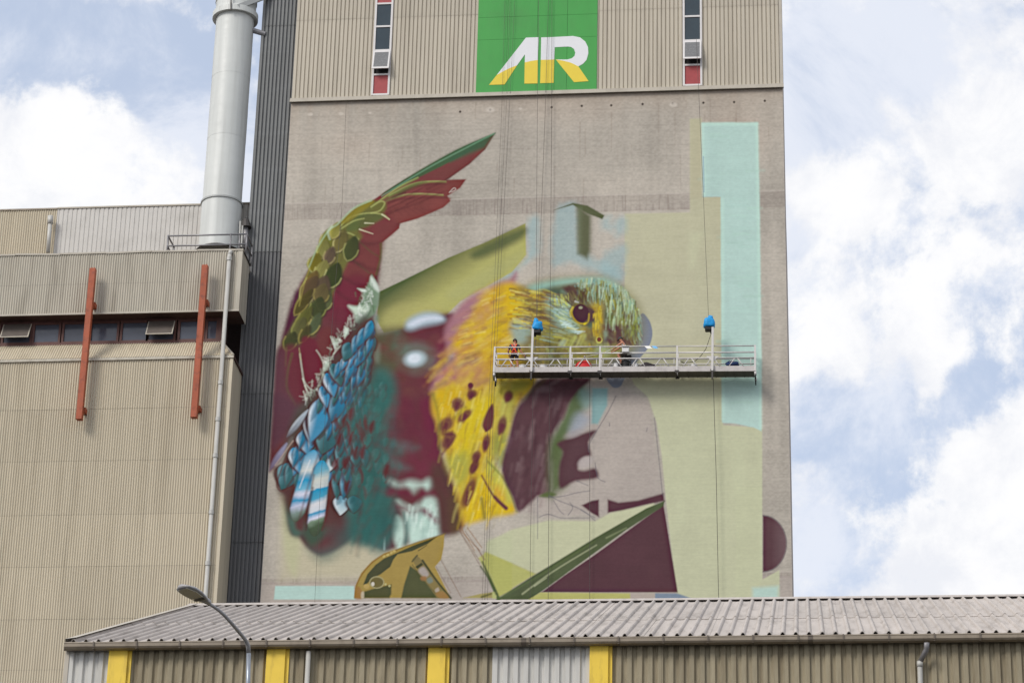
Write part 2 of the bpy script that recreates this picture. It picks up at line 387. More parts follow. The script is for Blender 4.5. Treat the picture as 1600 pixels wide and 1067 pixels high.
def scale_feather(cx, cy, rx, ry, rot, fill, rim, al=1.):
    # one covert: a dark under-edge, the vane, a soft pale rim on its free end
    a = math.radians(112 + (rot - 70) * .4); L = max(rx, ry) * 1.25; w = min(rx, ry) * 1.9
    p = (cx - math.cos(a) * L, cy - math.sin(a) * L); q = (cx + math.cos(a) * L, cy + math.sin(a) * L)
    leaf((p[0] + 1, p[1] + 2), (q[0] + .5, q[1] + 2.2), w * 1.05, (52, 42, 34), None, None, .9 * al, 3., 0, .62)
    leaf(p, q, w, tuple(c * .82 for c in fill), fill, (tuple(min(c * 1.25, 255) for c in fill), .7), .92 * al, 1.8, 0, .66)
    u = (-math.sin(a), math.cos(a)); pts = []
    for k in range(9):
        t = .42 + .58 * k / 8; ww = w * .47 * min(1, ((1 - t) / .34)) ** .55
        pts.append((p[0] + (q[0] - p[0]) * t + u[0] * ww, p[1] + (q[1] - p[1]) * t + u[1] * ww))
    for k in range(1, 6):
        t = 1 - .10 * k; ww = w * .47 * min(1, ((1 - t) / .34)) ** .55
        pts.append((p[0] + (q[0] - p[0]) * t - u[0] * ww, p[1] + (q[1] - p[1]) * t - u[1] * ww))
    stroke(pts, .8, .5, rim, .8 * al, 1.6, False)

vn_a = vnoise(9, 9, 3); vn_b = vnoise(26, 22, 4); vn_c = vnoise(90, 60, 5)
RND = lambda a, b: a + (b - a) * mrng.rand()
def jit(c, k=14): return tuple(np.clip(np.array(c) + (mrng.rand() - .5) * 2 * k + (mrng.rand(3) - .5) * k * .6, 0, 255))

def paint_mural():
    # bare slip-formed concrete
    base = srgb((181, 173, 161))[None, None, :] * np.ones((MH, MW, 1), np.float32)
    streak_h = vnoise(60, 2.2, 11, 2); streak_v = vnoise(11, 240, 12, 2) * np.clip(vnoise(120, 160, 16, 2) * 3 + .6, 0, 1.4); big = vnoise(150, 110, 13, 3); fine = vnoise(3, 2, 14, 1)
    base *= (1 + .06 * streak_h + .16 * streak_v + .34 * big + .13 * fine + .30 * np.clip(vnoise(46, 60, 17, 4), -.25, .12) + .22 * np.clip(vnoise(18, 300, 19, 2), -.3, .05))[..., None]
    SHEET[:] = base
    tilt = lambda y, x=840: y        # joints follow the pour lines
    def line_y(yl, yr): return yl + (yr - yl) * (_gx - 440) / 790.
    # warm weathered head of the wall under the flashing
    d = (_gy - line_y(156, 133)); m = np.exp(-np.clip(d, 0, 999) / 34.) * np.clip(.6 + 1.6 * streak_v + .9 * big, 0, 1) * .5
    lay(np.s_[:, :], m, (148, 126, 108))
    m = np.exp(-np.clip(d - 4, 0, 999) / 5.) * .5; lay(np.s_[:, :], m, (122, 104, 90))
    m = np.clip(1 - np.abs(d - 70) / 120, 0, 1) * np.clip(big * 1.6 + .1, 0, 1) * .5; lay(np.s_[:, :], m, (150, 128, 112))
    # pour joints with short vertical scoring
    for yl, yr, h in ((319, 298, 25), (903, 893, 9)):
        d = _gy - line_y(yl, yr)
        tick = np.clip(vnoise(2.2, 30, 21 + h, 1) * 2.2, 0, 1)
        body = ((d > 0) & (d < h)).astype(np.float32)
        lay(np.s_[:, :], body * (.28 + .45 * tick * np.clip(vnoise(60, 60, 8, 2) + .5, 0, 1)), (132, 120, 114))
        lay(np.s_[:, :], np.exp(-(d / 1.0) ** 2) * .4, (196, 186, 176))
        lay(np.s_[:, :], np.exp(-((d - h) / .9) ** 2) * .25, (150, 138, 128))
    d = _gy - line_y(903, 893); lay(np.s_[:, :], (d > 6) * .45, (166, 154, 148))
    for x, y in ((719, 175), (766, 172), (862, 168), (909, 166), (955, 165), (1004, 163), (1051, 162), (1099, 161), (1147, 160), (1195, 158)):
        blob(x, y, 1.8, 1.8, (70, 58, 50), .9, 0, .6)
    for x, y, r in ((766, 172, 7), (813, 170, 3), (485, 179, 4), (533, 178, 4), (578, 177, 2.5), (1052, 164, 6)):
        blob(x, y, r, r * .6, (205, 196, 184), .55, 0, .7)
    for k in range(60):
        x = RND(450, 1220); y = RND(150, 330); stroke([(x, y), (x - (1041 - x) / 9800 * 30, y + RND(10, 60))], .7, .3, (128, 112, 100), RND(.1, .35), 1.2, False)
    for k in range(26):
        y = 170 + k * 29.0 + RND(-3, 3); stroke([(430, y + 12), (1235, y - 8)], .35, .35, (120, 110, 104), .16, .8, False)
    # ---- flat fields
    G1 = (186, 183, 154); G2 = (190, 191, 160); MINT = (178, 206, 197)
    poly([(976, 334), (1078, 332), (1078, 186), (1096, 186), (1097, 308), (1127, 308), (1130, 664), (1191, 668), (1191, 905), (1178, 936), (1058, 936), (1041, 785), (1034, 712), (1026, 660), (1012, 620), (990, 600), (976, 560)], G1, 1.5, .93, False,
         ((1050, 560), (1050, 640), G2), .10)
    poly([(1079, 310), (1096, 310), (1096, 184), (1079, 188)], (180, 174, 146), 4, .6, False)
    poly([(1190, 760), (1191, 905), (1218, 890), (1218, 936), (1150, 936), (1150, 760)], G2, 1.5, .9, False, None, .08)
    poly([(1176, 918), (1216, 915), (1216, 936), (1176, 936)], MINT, 5, .85, False)
    for k in range(9):
        x = RND(985, 1180); y = RND(360, 900); poly([(x, y), (x + RND(8, 22), y), (x + RND(8, 22), y + RND(30, 90)), (x, y + RND(30, 90))], (198, 200, 168), 8, RND(.15, .4), False)
    poly([(440, 770), (438, 905), (600, 905), (640, 850), (560, 800)], (188, 180, 152), 14, .85, False)
    poly([(445, 752), (442, 850), (462, 900), (470, 800)], (184, 184, 146), 8, .6)
    poly([(1096, 192), (1184, 192), (1187, 330), (1190, 560), (1190, 674), (1178, 668), (1150, 662), (1128, 660), (1126, 308), (1099, 308)], MINT, 1.4, .95, False, None, .10, 1.)
    for (a, b) in (((1099, 194), (1182, 194)), ((1183, 194), (1189, 668)), ((1098, 196), (1100, 304)), ((1129, 312), (1130, 655))):
        stroke([a, b], 2.0, 2.0, (192, 220, 204), .6, 2.5, False)
    for k in range(30):
        x = RND(1105, 1180); y = RND(200, 650)
        if y > 310: x = RND(1132, 1184)
        stroke([(x - RND(6, 20), y), (x + RND(6, 20), y - .5)], 1.5, 1, jit((170, 202, 188), 8), RND(.2, .5), 2.5, False)
    stroke([(1099, 245), (1100, 300)], .6, .6, (120, 140, 170), .7)
    poly([(430, 915), (553, 915), (555, 936), (428, 936)], MINT, 1.2, .95, False, None, .06)
    # pale blue wash and stencil near the top of the head
    WB = (150, 178, 180)
    for p, a in ((z8((150, 585), (215, 558), (212, 740), (150, 800), (40, 905), (-60, 960), (-60, 920), (60, 840), (150, 775)), .85),
                 (z8((310, 520), (420, 490), (430, 700), (520, 780), (660, 850), (650, 915), (520, 855), (400, 800), (290, 800)), .8),
                 (z8((556, 560), (612, 556), (600, 620), (560, 615)), .7), (z8((630, 570), (686, 556), (684, 640), (630, 655)), .75),
                 (z8((570, 760), (684, 700), (684, 800), (640, 900), (560, 850)), .75)):
        poly(p, WB, 9, a * .8, True, None, .1, 8.)
    poly(z8((425, 490), (500, 545), (497, 740), (478, 782), (428, 755)), (86, 90, 62), 6, .95, False)
    poly(z8((298, 516), (400, 478), (480, 492), (572, 545), (560, 566), (480, 535), (400, 488)), (82, 88, 58), 1.6, .95, False)
    poly(z8((420, 490), (450, 500), (450, 750), (425, 750)), (110, 118, 92), 4, .5, False)
    # olive ribbon behind the neck
    poly([(592, 456), (640, 433), (700, 403), (760, 378), (821, 349), (822, 398), (800, 425), (760, 448), (720, 470), (696, 494), (640, 512), (600, 520), (588, 500)], (78, 90, 54), 1.6, 1, False,
         ((660, 420), (690, 462), (172, 166, 104)), .12)
    poly([(700, 455), (760, 420), (815, 395), (812, 412), (760, 446), (715, 470)], (172, 168, 112), 9, .8)
    poly([(740, 392), (815, 356), (815, 374), (750, 404)], (70, 84, 52), 8, .8)
    poly([(600, 490), (640, 470), (690, 480), (660, 512), (610, 520)], (176, 168, 108), 9, .6)
    # ---- bird: big soft under-painting
    body = (z1((290, 870), (200, 1067)) + z2((250, 320), (180, 580), (140, 700), (118, 1067)) + z3((88, 480), (235, 262), (165, 470), (138, 560), (165, 605), (200, 640), (205, 760), (225, 870), (270, 890), (320, 960), (400, 1015), (480, 1000), (560, 950), (650, 890), (760, 950), (830, 985), (900, 965), (1000, 925), (1180, 880))
            + z5((230, 930), (200, 760), (110, 540), (110, 400), (60, 300), (60, 200), (110, 130)) + z4((150, 570), (170, 400), (200, 300)) + z2((1330, 400), (1040, 500), (900, 560), (830, 500), (848, 220), (862, 100), (868, 20)) + z1((690, 780), (640, 600)))
    poly(body, (98, 52, 56), 5, 1, True, None, .35)
    # wing blade
    wing = z1((1328, 103), (1275, 190), (1190, 268), (1060, 360), (1110, 358), (1168, 357), (1135, 405), (1065, 450), (1080, 478), (1040, 515), (900, 575), (800, 604), (796, 630), (700, 710), (692, 790), (665, 880), (640, 1000), (560, 1067), (260, 1067), (270, 920), (295, 850), (340, 740), (400, 640), (460, 600), (560, 515), (640, 480), (720, 425), (830, 358), (950, 298), (1080, 232), (1200, 168))
    poly(wing, (118, 62, 58), 1.6, 1, False, None, .25)
    leaf(z1((700, 440))[0], z1((1335, 98))[0], 13, (70, 84, 54), (66, 96, 68), None, 1, 1.6, 0, .6)
    poly(z1((900, 350), (1080, 262), (1230, 190), (1190, 268), (1062, 358)), (112, 60, 58), 2, .9, False)
    poly(z1((1080, 238), (1200, 172), (1325, 106), (1272, 182), (1190, 215), (1080, 262)), (64, 90, 66), 5, .95, False)
    stroke(z1((700, 450), (950, 298), (1200, 166), (1322, 104)), .9, .7, (120, 158, 128), .75, 1.4)
    stroke(z1((1055, 362), (1185, 270), (1272, 190)), .8, .5, (84, 50, 50), .6, 1.6)
    for pts, w in ((z1((740, 450), (860, 390), (960, 372), (1055, 372)), 1.6), (z1((715, 490), (800, 452), (900, 440), (1040, 447)), 1.5), (z1((640, 520), (700, 470), (800, 400), (900, 350)), 1.6)):
        stroke(pts, w, .5, (132, 142, 78), .95, 1.8)
        stroke([(x, y - 1.3) for x, y in pts], .5, .3, (178, 182, 120), .7, 1)
    poly(z1((700, 480), (860, 385), (950, 372), (820, 430), (740, 480)), (92, 102, 56), 4, .8)
    poly(z1((720, 480), (860, 448), (1060, 455), (1075, 478), (1030, 512), (880, 575), (760, 590), (690, 545)), (122, 64, 60), 3, .85, True, None, .25)
    for k in range(7):
        stroke(z1((720 + k * 40, 500 + k * 4), (770 + k * 42, 560 - k * 4)), .5, .3, (96, 46, 50), .35, 2)
    stroke(z1((690, 545), (760, 600), (800, 604)), .6, .5, (88, 44, 50), .7, 2)
    stroke(z1((1075, 430), (1100, 405), (1110, 415), (1085, 428), (1105, 420)), .6, .4, (205, 200, 190), .8)
    poly(z1((560, 660), (700, 690), (690, 800), (650, 900), (480, 1000), (440, 960), (520, 800)), (112, 56, 56), 6, .8, True, None, .2)
    stroke(z1((560, 690), (640, 760), (690, 790)), .8, .5, (92, 76, 50), .8, 2); stroke(z1((520, 790), (620, 870), (650, 890)), .8, .5, (88, 74, 52), .7, 2)
    stroke(z1((694, 715), (693, 790), (668, 885)), 1.6, 1., (92, 92, 54), .8, 2)
    poly(z1((400, 980), (560, 880), (640, 960), (580, 1067), (390, 1067)), (106, 40, 52), 8, .7)
    poly(z2((560, 200), (740, 170), (720, 300), (660, 460), (560, 480), (500, 380)), (110, 36, 56), 14, .7)
    poly(z2((270, 250), (200, 500), (185, 600), (260, 560), (320, 300)), (78, 30, 54), 6, .9)
    for k in range(60):
        t = RND(0, 1); x = 640 + 420 * t; y = 560 - 190 * t + RND(-60, 60); L = RND(60, 160)
        stroke(z1((x, y), (x + L * .86, y - L * .40)), RND(.6, 1.4), .3, jit(((84, 40, 42), (138, 76, 70), (96, 48, 46))[mrng.randint(3)], 6), RND(.2, .5), 1.8, False) if 452 < y + (x - 700) * .25 < 640 and x < 960 else None
    stroke(z1((735, 485), (850, 462), (1060, 458)), 1.2, .6, (70, 36, 36), .6, 2.5); stroke(z1((760, 460), (900, 395), (1050, 380)), 1.2, .6, (70, 38, 36), .6, 2.5)
    for a_, b_ in (((600, 640), (790, 612)), ((560, 700), (700, 702)), ((520, 800), (680, 860)), ((480, 900), (640, 950)), ((470, 760), (600, 830)), ((430, 960), (560, 1040))):
        stroke(z1(a_, ((a_[0] + b_[0]) / 2, (a_[1] + b_[1]) / 2 + 16), b_), 2., .8, (74, 34, 40), .5, 4)
    # leading edge: olive coverts with pale rims
    OL = (128, 124, 58); OD = (76, 88, 50); OB = (92, 74, 48); CR = (188, 182, 120)
    poly(z1((640, 478), (560, 515), (460, 605), (400, 650), (340, 740), (295, 850), (250, 980), (236, 1067), (390, 1067), (440, 960), (520, 800), (580, 690), (700, 560), (720, 490)), (104, 104, 52), 4, .95)
    poly(z2((330, 200), (290, 400), (190, 600), (210, 640), (330, 600), (430, 520), (480, 320), (560, 160), (470, 60)), (90, 92, 50), 6, .95)
    poly(z1((600, 560), (700, 545), (790, 610), (700, 700), (600, 680), (570, 620)), (116, 58, 58), 5, .9)
    poly(z1((560, 560), (650, 540), (720, 560), (640, 610), (560, 640), (500, 640)), (88, 100, 54), 4, .85)
    for pts in (z1((440, 650), (520, 570), (620, 545), (700, 552), (740, 580)), z1((460, 640), (540, 590), (600, 575)), z1((420, 660), (470, 650), (530, 660), (570, 690)), z1((640, 510), (690, 480), (715, 490), (690, 530), (640, 545))):
        stroke(pts, 1., .6, (168, 170, 104), .9, 1.4)
    for a, b in (((605, 600), (655, 602)), ((575, 635), (650, 660)), ((700, 552), (742, 580))):
        stroke(z1(a, b), .9, .4, (214, 208, 176), .9, 1, False)
    poly(z1((640, 476), (560, 510), (470, 590), (500, 600), (580, 545), (650, 490)), (138, 126, 48), 3, .8)
    for cx, cy, rx, ry, ro, f in ((400, 690, 46, 60, 60, OL), (375, 745, 46, 40, 50, OL), (470, 700, 40, 55, 70, (112, 104, 50)), (530, 740, 45, 60, 60, OD), (410, 780, 35, 45, 70, OB), (330, 820, 46, 45, 60, (146, 130, 56)),
                                  (370, 870, 50, 55, 55, OL), (430, 890, 52, 62, 70, OD), (310, 930, 42, 60, 70, (120, 96, 46)), (360, 970, 60, 70, 70, OB), (290, 990, 40, 70, 80, (112, 100, 50)), (380, 1030, 50, 50, 70, OD), (440, 640, 40, 30, 60, (140, 128, 60))):
        x, y = z1((cx, cy))[0]; scale_feather(x, y, rx * .2811, ry * .2811, ro, jit(f, 18), jit(CR, 18), .9)
    for cx, cy, rx, ry, ro, f in ((370, 220, 55, 80, 100, OB), (455, 260, 60, 60, 60, (96, 84, 48)), (330, 320, 40, 90, 100, (110, 98, 48)), (430, 360, 62, 66, 60, OD), (330, 440, 45, 90, 95, (112, 108, 50)), (410, 470, 40, 70, 80, OD), (300, 500, 50, 70, 80, (96, 96, 50)), (240, 590, 60, 50, 80, (80, 76, 48)), (340, 540, 35, 60, 90, (92, 84, 46))):
        x, y = z2((cx, cy))[0]; scale_feather(x, y, rx * .22488, ry * .22488, ro, jit(f, 18), jit((172, 164, 92), 18), .85)
    stroke(z1((640, 474), (540, 520), (455, 605), (405, 640), (340, 740), (295, 845)), 1.1, .6, (170, 196, 160), .8, 1.6)
    stroke(z1((420, 620), (400, 650), (410, 690)), 1.8, .8, (190, 206, 176), .8, 2)
    stroke(z1((300, 850), (270, 930), (240, 1060)), .9, .6, (150, 138, 70), .8, 1.4)
    # long maroon inner feathers, webbed with white
    poly(z2((330, 560), (430, 600), (460, 760), (440, 880), (390, 920), (330, 820), (310, 660)), (106, 34, 50), 4, .9)
    poly(z2((200, 640), (300, 640), (310, 800), (350, 960), (300, 1020), (220, 900)), (104, 42, 54), 6, .8)
    poly(z2((440, 520), (520, 500), (540, 640), (480, 720), (430, 640)), (108, 52, 52), 5, .8)
    stroke(z2((250, 680), (220, 800), (215, 920), (270, 1030)), 1.4, .8, (96, 92, 54), .7, 2.5)
    stroke(z2((210, 640), (205, 760)), 1.2, .8, (112, 98, 56), .6, 2)
    poly(z2((120, 700), (200, 660), (210, 900), (270, 1067), (118, 1067)), (96, 58, 70), 10, .7)
    poly(z3((110, 0), (200, 0), (280, 90), (200, 230), (100, 320)), (88, 54, 66), 9, .8)
    WH = (208, 218, 200)
    stroke(z2((305, 680), (320, 790), (340, 880), (400, 935), (440, 900), (470, 820)), .7, .8, WH, .75, 1.6)
    stroke(z2((300, 640), (310, 720)), .5, .8, (170, 160, 110), .8, 1.2)
    stroke(z2((420, 655), (450, 700), (470, 760), (460, 850)), .6, .7, WH, .7, 1.6)
    for a, b in (((340, 900), (380, 990)), ((330, 940), (360, 1020)), ((345, 985), (355, 1060)), ((470, 740), (520, 720)), ((520, 720), (560, 640)), ((470, 780), (500, 790)), ((540, 680), (590, 620)), ((440, 880), (420, 930)), ((325, 850), (350, 930)), ((520, 560), (550, 640)), ((560, 640), (600, 630))):
        stroke(z2(a, b), .8, .3, jit(WH, 10), .75, 1.4, False)
    for p in (z2((530, 560), (545, 590), (572, 600), (556, 622), (550, 640), (538, 610)), z2((615, 490), (640, 500), (640, 540), (615, 570), (610, 540)), z2((480, 730), (520, 735), (500, 790), (470, 800))):
        poly(p, (196, 212, 194), 2.5, .9, False)
    poly(z2((805, 130), (840, 190), (858, 260), (850, 340), (830, 400), (780, 440), (720, 470), (690, 460), (690, 410), (670, 370), (640, 345), (700, 350), (745, 300), (740, 250), (705, 225), (760, 230), (780, 190)), (120, 142, 118), 2.5, .95, False, None, .5)
    poly(z2((640, 345), (700, 352), (780, 340), (770, 400), (700, 460), (680, 400)), (202, 216, 198), 4, .9)
    poly(z2((800, 140), (850, 210), (850, 250), (800, 200)), (206, 216, 204), 3, .9)
    poly(z2((705, 225), (760, 232), (770, 250), (735, 250)), (206, 216, 204), 2, .9, False)
    for k in range(16):
        x = RND(690, 840); y = RND(220, 440); stroke(z2((x, y), (x + RND(-20, 10), y + RND(20, 50))), .9, .3, jit((90, 110, 86), 22), .6, 1.6, False)
    poly(z2((810, 420), (850, 420), (840, 560), (805, 600)), (120, 140, 130), 4, .6)
    # dark green hollow and maroon throat behind
    poly(z2((850, 520), (1040, 500), (1060, 640), (1040, 760), (900, 860), (800, 760), (800, 620)), (84, 82, 60), 12, .95, True, None, .25)
    poly(z2((980, 540), (1050, 560), (1050, 640), (960, 640)), (92, 112, 98), 10, .7)
    poly(z2((800, 590), (860, 600), (900, 640), (820, 660)), (100, 52, 46), 8, .7)
    poly(z2((840, 640), (860, 620), (850, 740), (800, 700)), (130, 146, 130), 6, .5)
    poly(z2((1050, 510), (1320, 420), (1330, 600), (1300, 780), (1220, 1000), (1200, 1067), (900, 1067), (960, 850), (1180, 760), (1220, 640), (1060, 600)), (98, 44, 54), 14, .95, True, None, .3)
    poly(z2((900, 860), (1100, 800), (1160, 900), (1100, 1067), (900, 1067)), (100, 50, 56), 20, .9)
    poly(z2((1230, 600), (1310, 560), (1300, 760), (1230, 900), (1180, 860)), (116, 42, 64), 16, .8)
    blob(*z2((1120, 710))[0], 28, 24, (108, 122, 112), .75, 0, .9)
    for k in range(70):
        x = RND(880, 1260); y = RND(560, 1067); blob(*z2((x, y))[0], RND(5, 14), RND(4, 9), jit((104, 62, 56), 10), RND(.12, .3), RND(-40, 40), 1.2)
    # two glossy highlights
    poly(z2((1040, 500), (1060, 440), (1160, 395), (1260, 398), (1315, 440), (1280, 465), (1160, 490), (1080, 515)), (158, 178, 188), 7, .95)
    poly(z2((1060, 470), (1150, 425), (1250, 415), (1290, 440), (1180, 455), (1090, 490)), (212, 218, 230), 6, .9)
    blob(*z2((1105, 715))[0], 17, 12, (178, 196, 202), .9, -10, .8); blob(*z2((1100, 712))[0], 10, 7, (214, 222, 230), .9, -10, .8)
    # teal breast
    poly(z2((800, 860), (900, 830), (940, 960), (920, 1067), (700, 1067), (760, 930)), (62, 108, 94), 16, .95, True, None, .25)
    poly(z3((560, 0), (860, 0), (830, 150), (760, 220), (860, 280), (1040, 320), (1000, 370), (860, 380), (980, 470), (880, 500), (900, 640), (860, 780), (800, 940), (640, 880), (560, 800), (470, 700), (480, 500), (460, 300), (480, 150)), (54, 98, 92), 16, .95, True, None, .35)
    poly(z3((860, 30), (1100, 30), (1100, 330), (1040, 500), (960, 520), (980, 400), (1050, 320), (850, 240)), (98, 38, 56), 18, .85, True, None, .2)
    poly(z3((990, 300), (1100, 250), (1130, 480), (1020, 520), (960, 480)), (110, 42, 62), 18, .75)
    poly(z3((840, 280), (960, 290), (1050, 320), (980, 350), (860, 330)), (92, 104, 104), 8, .75)
    poly(z3((850, 380), (930, 420), (1000, 460), (880, 480)), (88, 100, 98), 9, .6)
    for pts, w in ((z3((560, 240), (700, 235), (760, 300), (880, 340)), 4), (z3((700, 220), (750, 180)), 3), (z3((640, 580), (760, 590), (860, 620), (1000, 610)), 4), (z3((840, 440), (840, 520)), 4), (z3((860, 600), (980, 600), (1100, 590)), 4), (z3((800, 740), (850, 730)), 8), (z3((820, 760), (860, 740)), 7), (z3((880, 480), (1000, 500)), 4)):
        stroke(pts, w, w * .6, (98, 42, 50), .75, 6)
    poly(z3((500, 760), (640, 740), (700, 780), (600, 900), (460, 960), (380, 950), (440, 850)), (92, 48, 52), 14, .9)
    poly(z3((330, 960), (420, 980), (560, 920), (640, 870), (700, 920), (600, 940), (480, 1040), (400, 1040)), (74, 104, 98), 16, .7)
    poly(z3((660, 880), (800, 820), (860, 900), (830, 990), (760, 990)), (70, 108, 104), 14, .8)
    # pale mint under-tail
    MT = (192, 218, 205)
    poly(z3((850, 535), (920, 550), (1000, 535), (1060, 548), (1110, 528), (1135, 560), (1100, 600), (1060, 580), (1010, 615), (970, 580), (900, 575)), MT, 9, .95)
    poly(z3((905, 665), (960, 690), (1010, 700), (1060, 660), (1090, 640), (1130, 635), (1160, 670), (1175, 760), (1180, 890), (1090, 915), (990, 935), (960, 820), (945, 740)), MT, 8, .97)
    poly(z3((850, 590), (930, 598), (985, 600), (1015, 635), (1060, 595), (1100, 605), (1150, 590), (1160, 625), (1090, 632), (1050, 655), (1000, 650), (940, 630), (860, 625)), (106, 38, 58), 8, .9)
    stroke(z3((895, 705), (950, 712), (1000, 745), (1040, 730), (1085, 735)), 4.5, 2.5, (104, 44, 60), .8, 6)
    stroke(z3((1080, 730), (1110, 750), (1130, 775), (1155, 795)), 3.5, 4, (112, 44, 68), .85, 5)
    poly(z3((900, 765), (940, 790), (955, 860), (950, 930), (915, 975), (888, 920), (880, 850)), MT, 6, .95)
    poly(z3((945, 740), (972, 800), (975, 880), (965, 945), (948, 935), (958, 860)), (66, 108, 102), 6, .85)
    for x, y, L in ((1000, 750, 60), (1030, 760, 70), (1060, 745, 50), (990, 790, 60), (1110, 800, 60), (1140, 830, 50), (1075, 850, 50)):
        stroke(z3((x, y), (x - 6, y + L)), 3, .8, (128, 160, 152), .5, 5, False)
    for k in range(26):
        x = RND(960, 1165); y = RND(690, 860); stroke(z3((x, y), (x - RND(0, 12), y + RND(30, 70))), 1.4, .4, (214, 232, 222), RND(.3, .7), 2.5, False)
    stroke(z3((825, 900), (822, 975)), 1, .8, (170, 200, 195), .7, 2)
    poly(z3((1150, 400), (1200, 420), (1260, 560), (1300, 700), (1310, 850), (1180, 880), (1170, 650), (1120, 560)), (84, 54, 50), 9, .95)
    poly(z3((1060, 30), (1140, 60), (1170, 330), (1160, 420), (1080, 330)), (108, 34, 60), 10, .8)
    poly(z3((1250, 600), (1310, 640), (1312, 840), (1250, 850)), (92, 72, 44), 10, .7)
    # ---- blue feathers
    BL = (46, 146, 186); TB = (62, 140, 160); LB = (168, 196, 216); TE = (66, 118, 116)
    poly(z2((690, 440), (790, 420), (800, 700), (760, 900), (560, 1067), (420, 1067), (380, 1000), (520, 740), (640, 620)), (72, 76, 70), 9, .8)
    poly(zf((180, 100), (560, 0), (540, 300), (520, 650), (420, 800), (280, 960), (190, 960), (80, 900), (60, 700), (20, 640), (60, 400)), (72, 78, 72), 10, .8, True, None, .45)
    poly(zf((190, 840), (300, 860), (280, 960), (220, 1000), (180, 930)), (62, 82, 66), 8, .9)
    poly(zf((80, 700), (140, 760), (180, 830), (150, 930), (100, 920), (70, 800)), (74, 100, 88), 6, .9)
    poly(zf((130, 830), (175, 830), (170, 900), (130, 890)), (92, 40, 44), 5, .8)
    zr = Zc(406, 406, .4986)
    poly(zr((330, 190), (355, 260), (350, 400), (300, 520), (270, 640), (290, 780), (200, 840), (100, 800), (60, 700), (100, 580), (160, 450), (230, 330)), (84, 48, 48), 10, .85, True, None, .4)
    poly(zr((360, 340), (420, 380), (400, 520), (330, 560), (340, 700), (420, 780), (400, 880), (300, 880), (270, 760), (300, 640), (280, 540), (330, 450)), (54, 98, 92), 14, .9, True, None, .5)
    # faint teal scallops to the right of the blue
    for k in range(64):
        x = RND(270, 400); y = RND(380, 700); f = RND(.6, 1.1)
        leaf(zr((x + 3, y + 4))[0], zr((x - 4, y + 48 * f))[0], 13 * f, jit((86, 48, 48), 8), None, None, RND(.4, .8), 2.2, 1.5, .35)
        leaf(zr((x, y))[0], zr((x - 10, y + 40 * f))[0], 11 * f, jit((58, 106, 100), 10), jit((72, 126, 120), 8), ((104, 152, 150), .8), RND(.5, .9), 2.2, 0, .36)
    fe = [((350, 190), (325, 250), 22, 0), ((330, 212), (300, 272), 24, 0), ((305, 235), (290, 290), 22, 0), ((280, 258), (262, 312), 34, 1), ((347, 238), (336, 290), 16, 0), ((330, 268), (310, 322), 20, 0), ((312, 288), (298, 332), 18, 0), ((346, 298), (335, 342), 14, 1), ((286, 318), (274, 372), 18, 0), ((322, 328), (305, 390), 20, 0), ((300, 345), (288, 400), 16, 0), ((341, 350), (325, 397), 14, 1), ((266, 305), (250, 345), 16, 0), ((352, 215), (348, 240), 12, 0),
          ((226, 325), (255, 390), 34, 1), ((208, 355), (232, 424), 34, 2), ((270, 382), (263, 442), 22, 0), ((192, 396), (210, 458), 26, 2), ((292, 398), (280, 452), 16, 0), ((244, 420), (222, 502), 42, 0), ((265, 456), (248, 522), 34, 1), ((188, 436), (158, 566), 52, 2), ((152, 488), (160, 574), 36, 2), ((208, 506), (192, 604), 64, 1), ((286, 478), (290, 532), 26, 1), ((130, 538), (150, 604), 46, 2),
          ((104, 588), (126, 664), 44, 2), ((90, 636), (66, 714), 56, 1), ((216, 588), (216, 658), 46, 3), ((255, 572), (250, 652), 36, 1), ((290, 578), (300, 642), 34, 1), ((237, 652), (240, 744), 30, 1), ((267, 648), (260, 744), 30, 0), ((250, 738), (252, 794), 42, 3), ((292, 738), (292, 788), 38, 1), ((322, 588), (330, 644), 24, 1), ((316, 420), (312, 462), 14, 0), ((305, 455), (296, 500), 16, 1), ((330, 400), (322, 440), 12, 1)]
    for r_ in range(17):
        y = 215 + 26 * r_; xl = np.interp(y, [215, 330, 440, 560, 640], [318, 232, 178, 118, 84]); xr = np.interp(y, [215, 330, 440, 560, 640], [352, 345, 320, 290, 290]); st_ = 15 + 16 * (r_ / 16.)
        for k in range(int((xr - xl) / st_) + 1):
            x = xl + (k + .5 * (r_ % 2)) * st_ + RND(-3, 3); f = (x - xl) / (xr - xl + 1); L = 34 + 2.2 * r_ + RND(-6, 6)
            fe.append(((x + 8 * (1 - f), y), (x - 10 * (1 - f), y + L), st_ * RND(.55, .8), 1 if f > .62 else (0, 0, 2, 1)[mrng.randint(4)]))
    for a, b, w, kd in sorted(fe, key=lambda q: -q[0][1]):
        p, q = zr(a)[0], zr(b)[0]; w *= .56
        leaf((p[0] + 1.2, p[1] - 1), (q[0] + 2., q[1] + 4.5), w * 1.34, jit((70, 36, 38), 8), None, None, .9, 2.4, 0, .42)
        c0, c1, e = (((38, 132, 172), (44, 96, 118), (150, 190, 210)), ((48, 108, 120), (52, 92, 92), (116, 162, 170)), ((34, 136, 180), (76, 136, 168), (224, 230, 234)), ((96, 164, 190), (206, 214, 214), (214, 222, 226)))[kd]
        leaf(p, (q[0], q[1] + 3), w * 1.08, jit(c0, 8), c1, (e, 1.0), .95, 1.8, -w * .14, .34)
        leaf((p[0] + w * .10, p[1] + 2), ((p[0] * .45 + q[0] * .55) - w * .22, p[1] * .45 + q[1] * .55), w * .34, jit(tuple(x * .62 for x in c0), 6), None, None, .55, 2., 0, .5)
    leaf(zr((152, 468))[0], zr((84, 556))[0], 9, (176, 190, 200), (96, 92, 100), ((214, 222, 226), .8), .95, 1.6); leaf(zr((86, 572))[0], zr((28, 662))[0], 9, (150, 152, 178), (110, 96, 116), None, .9, 2)
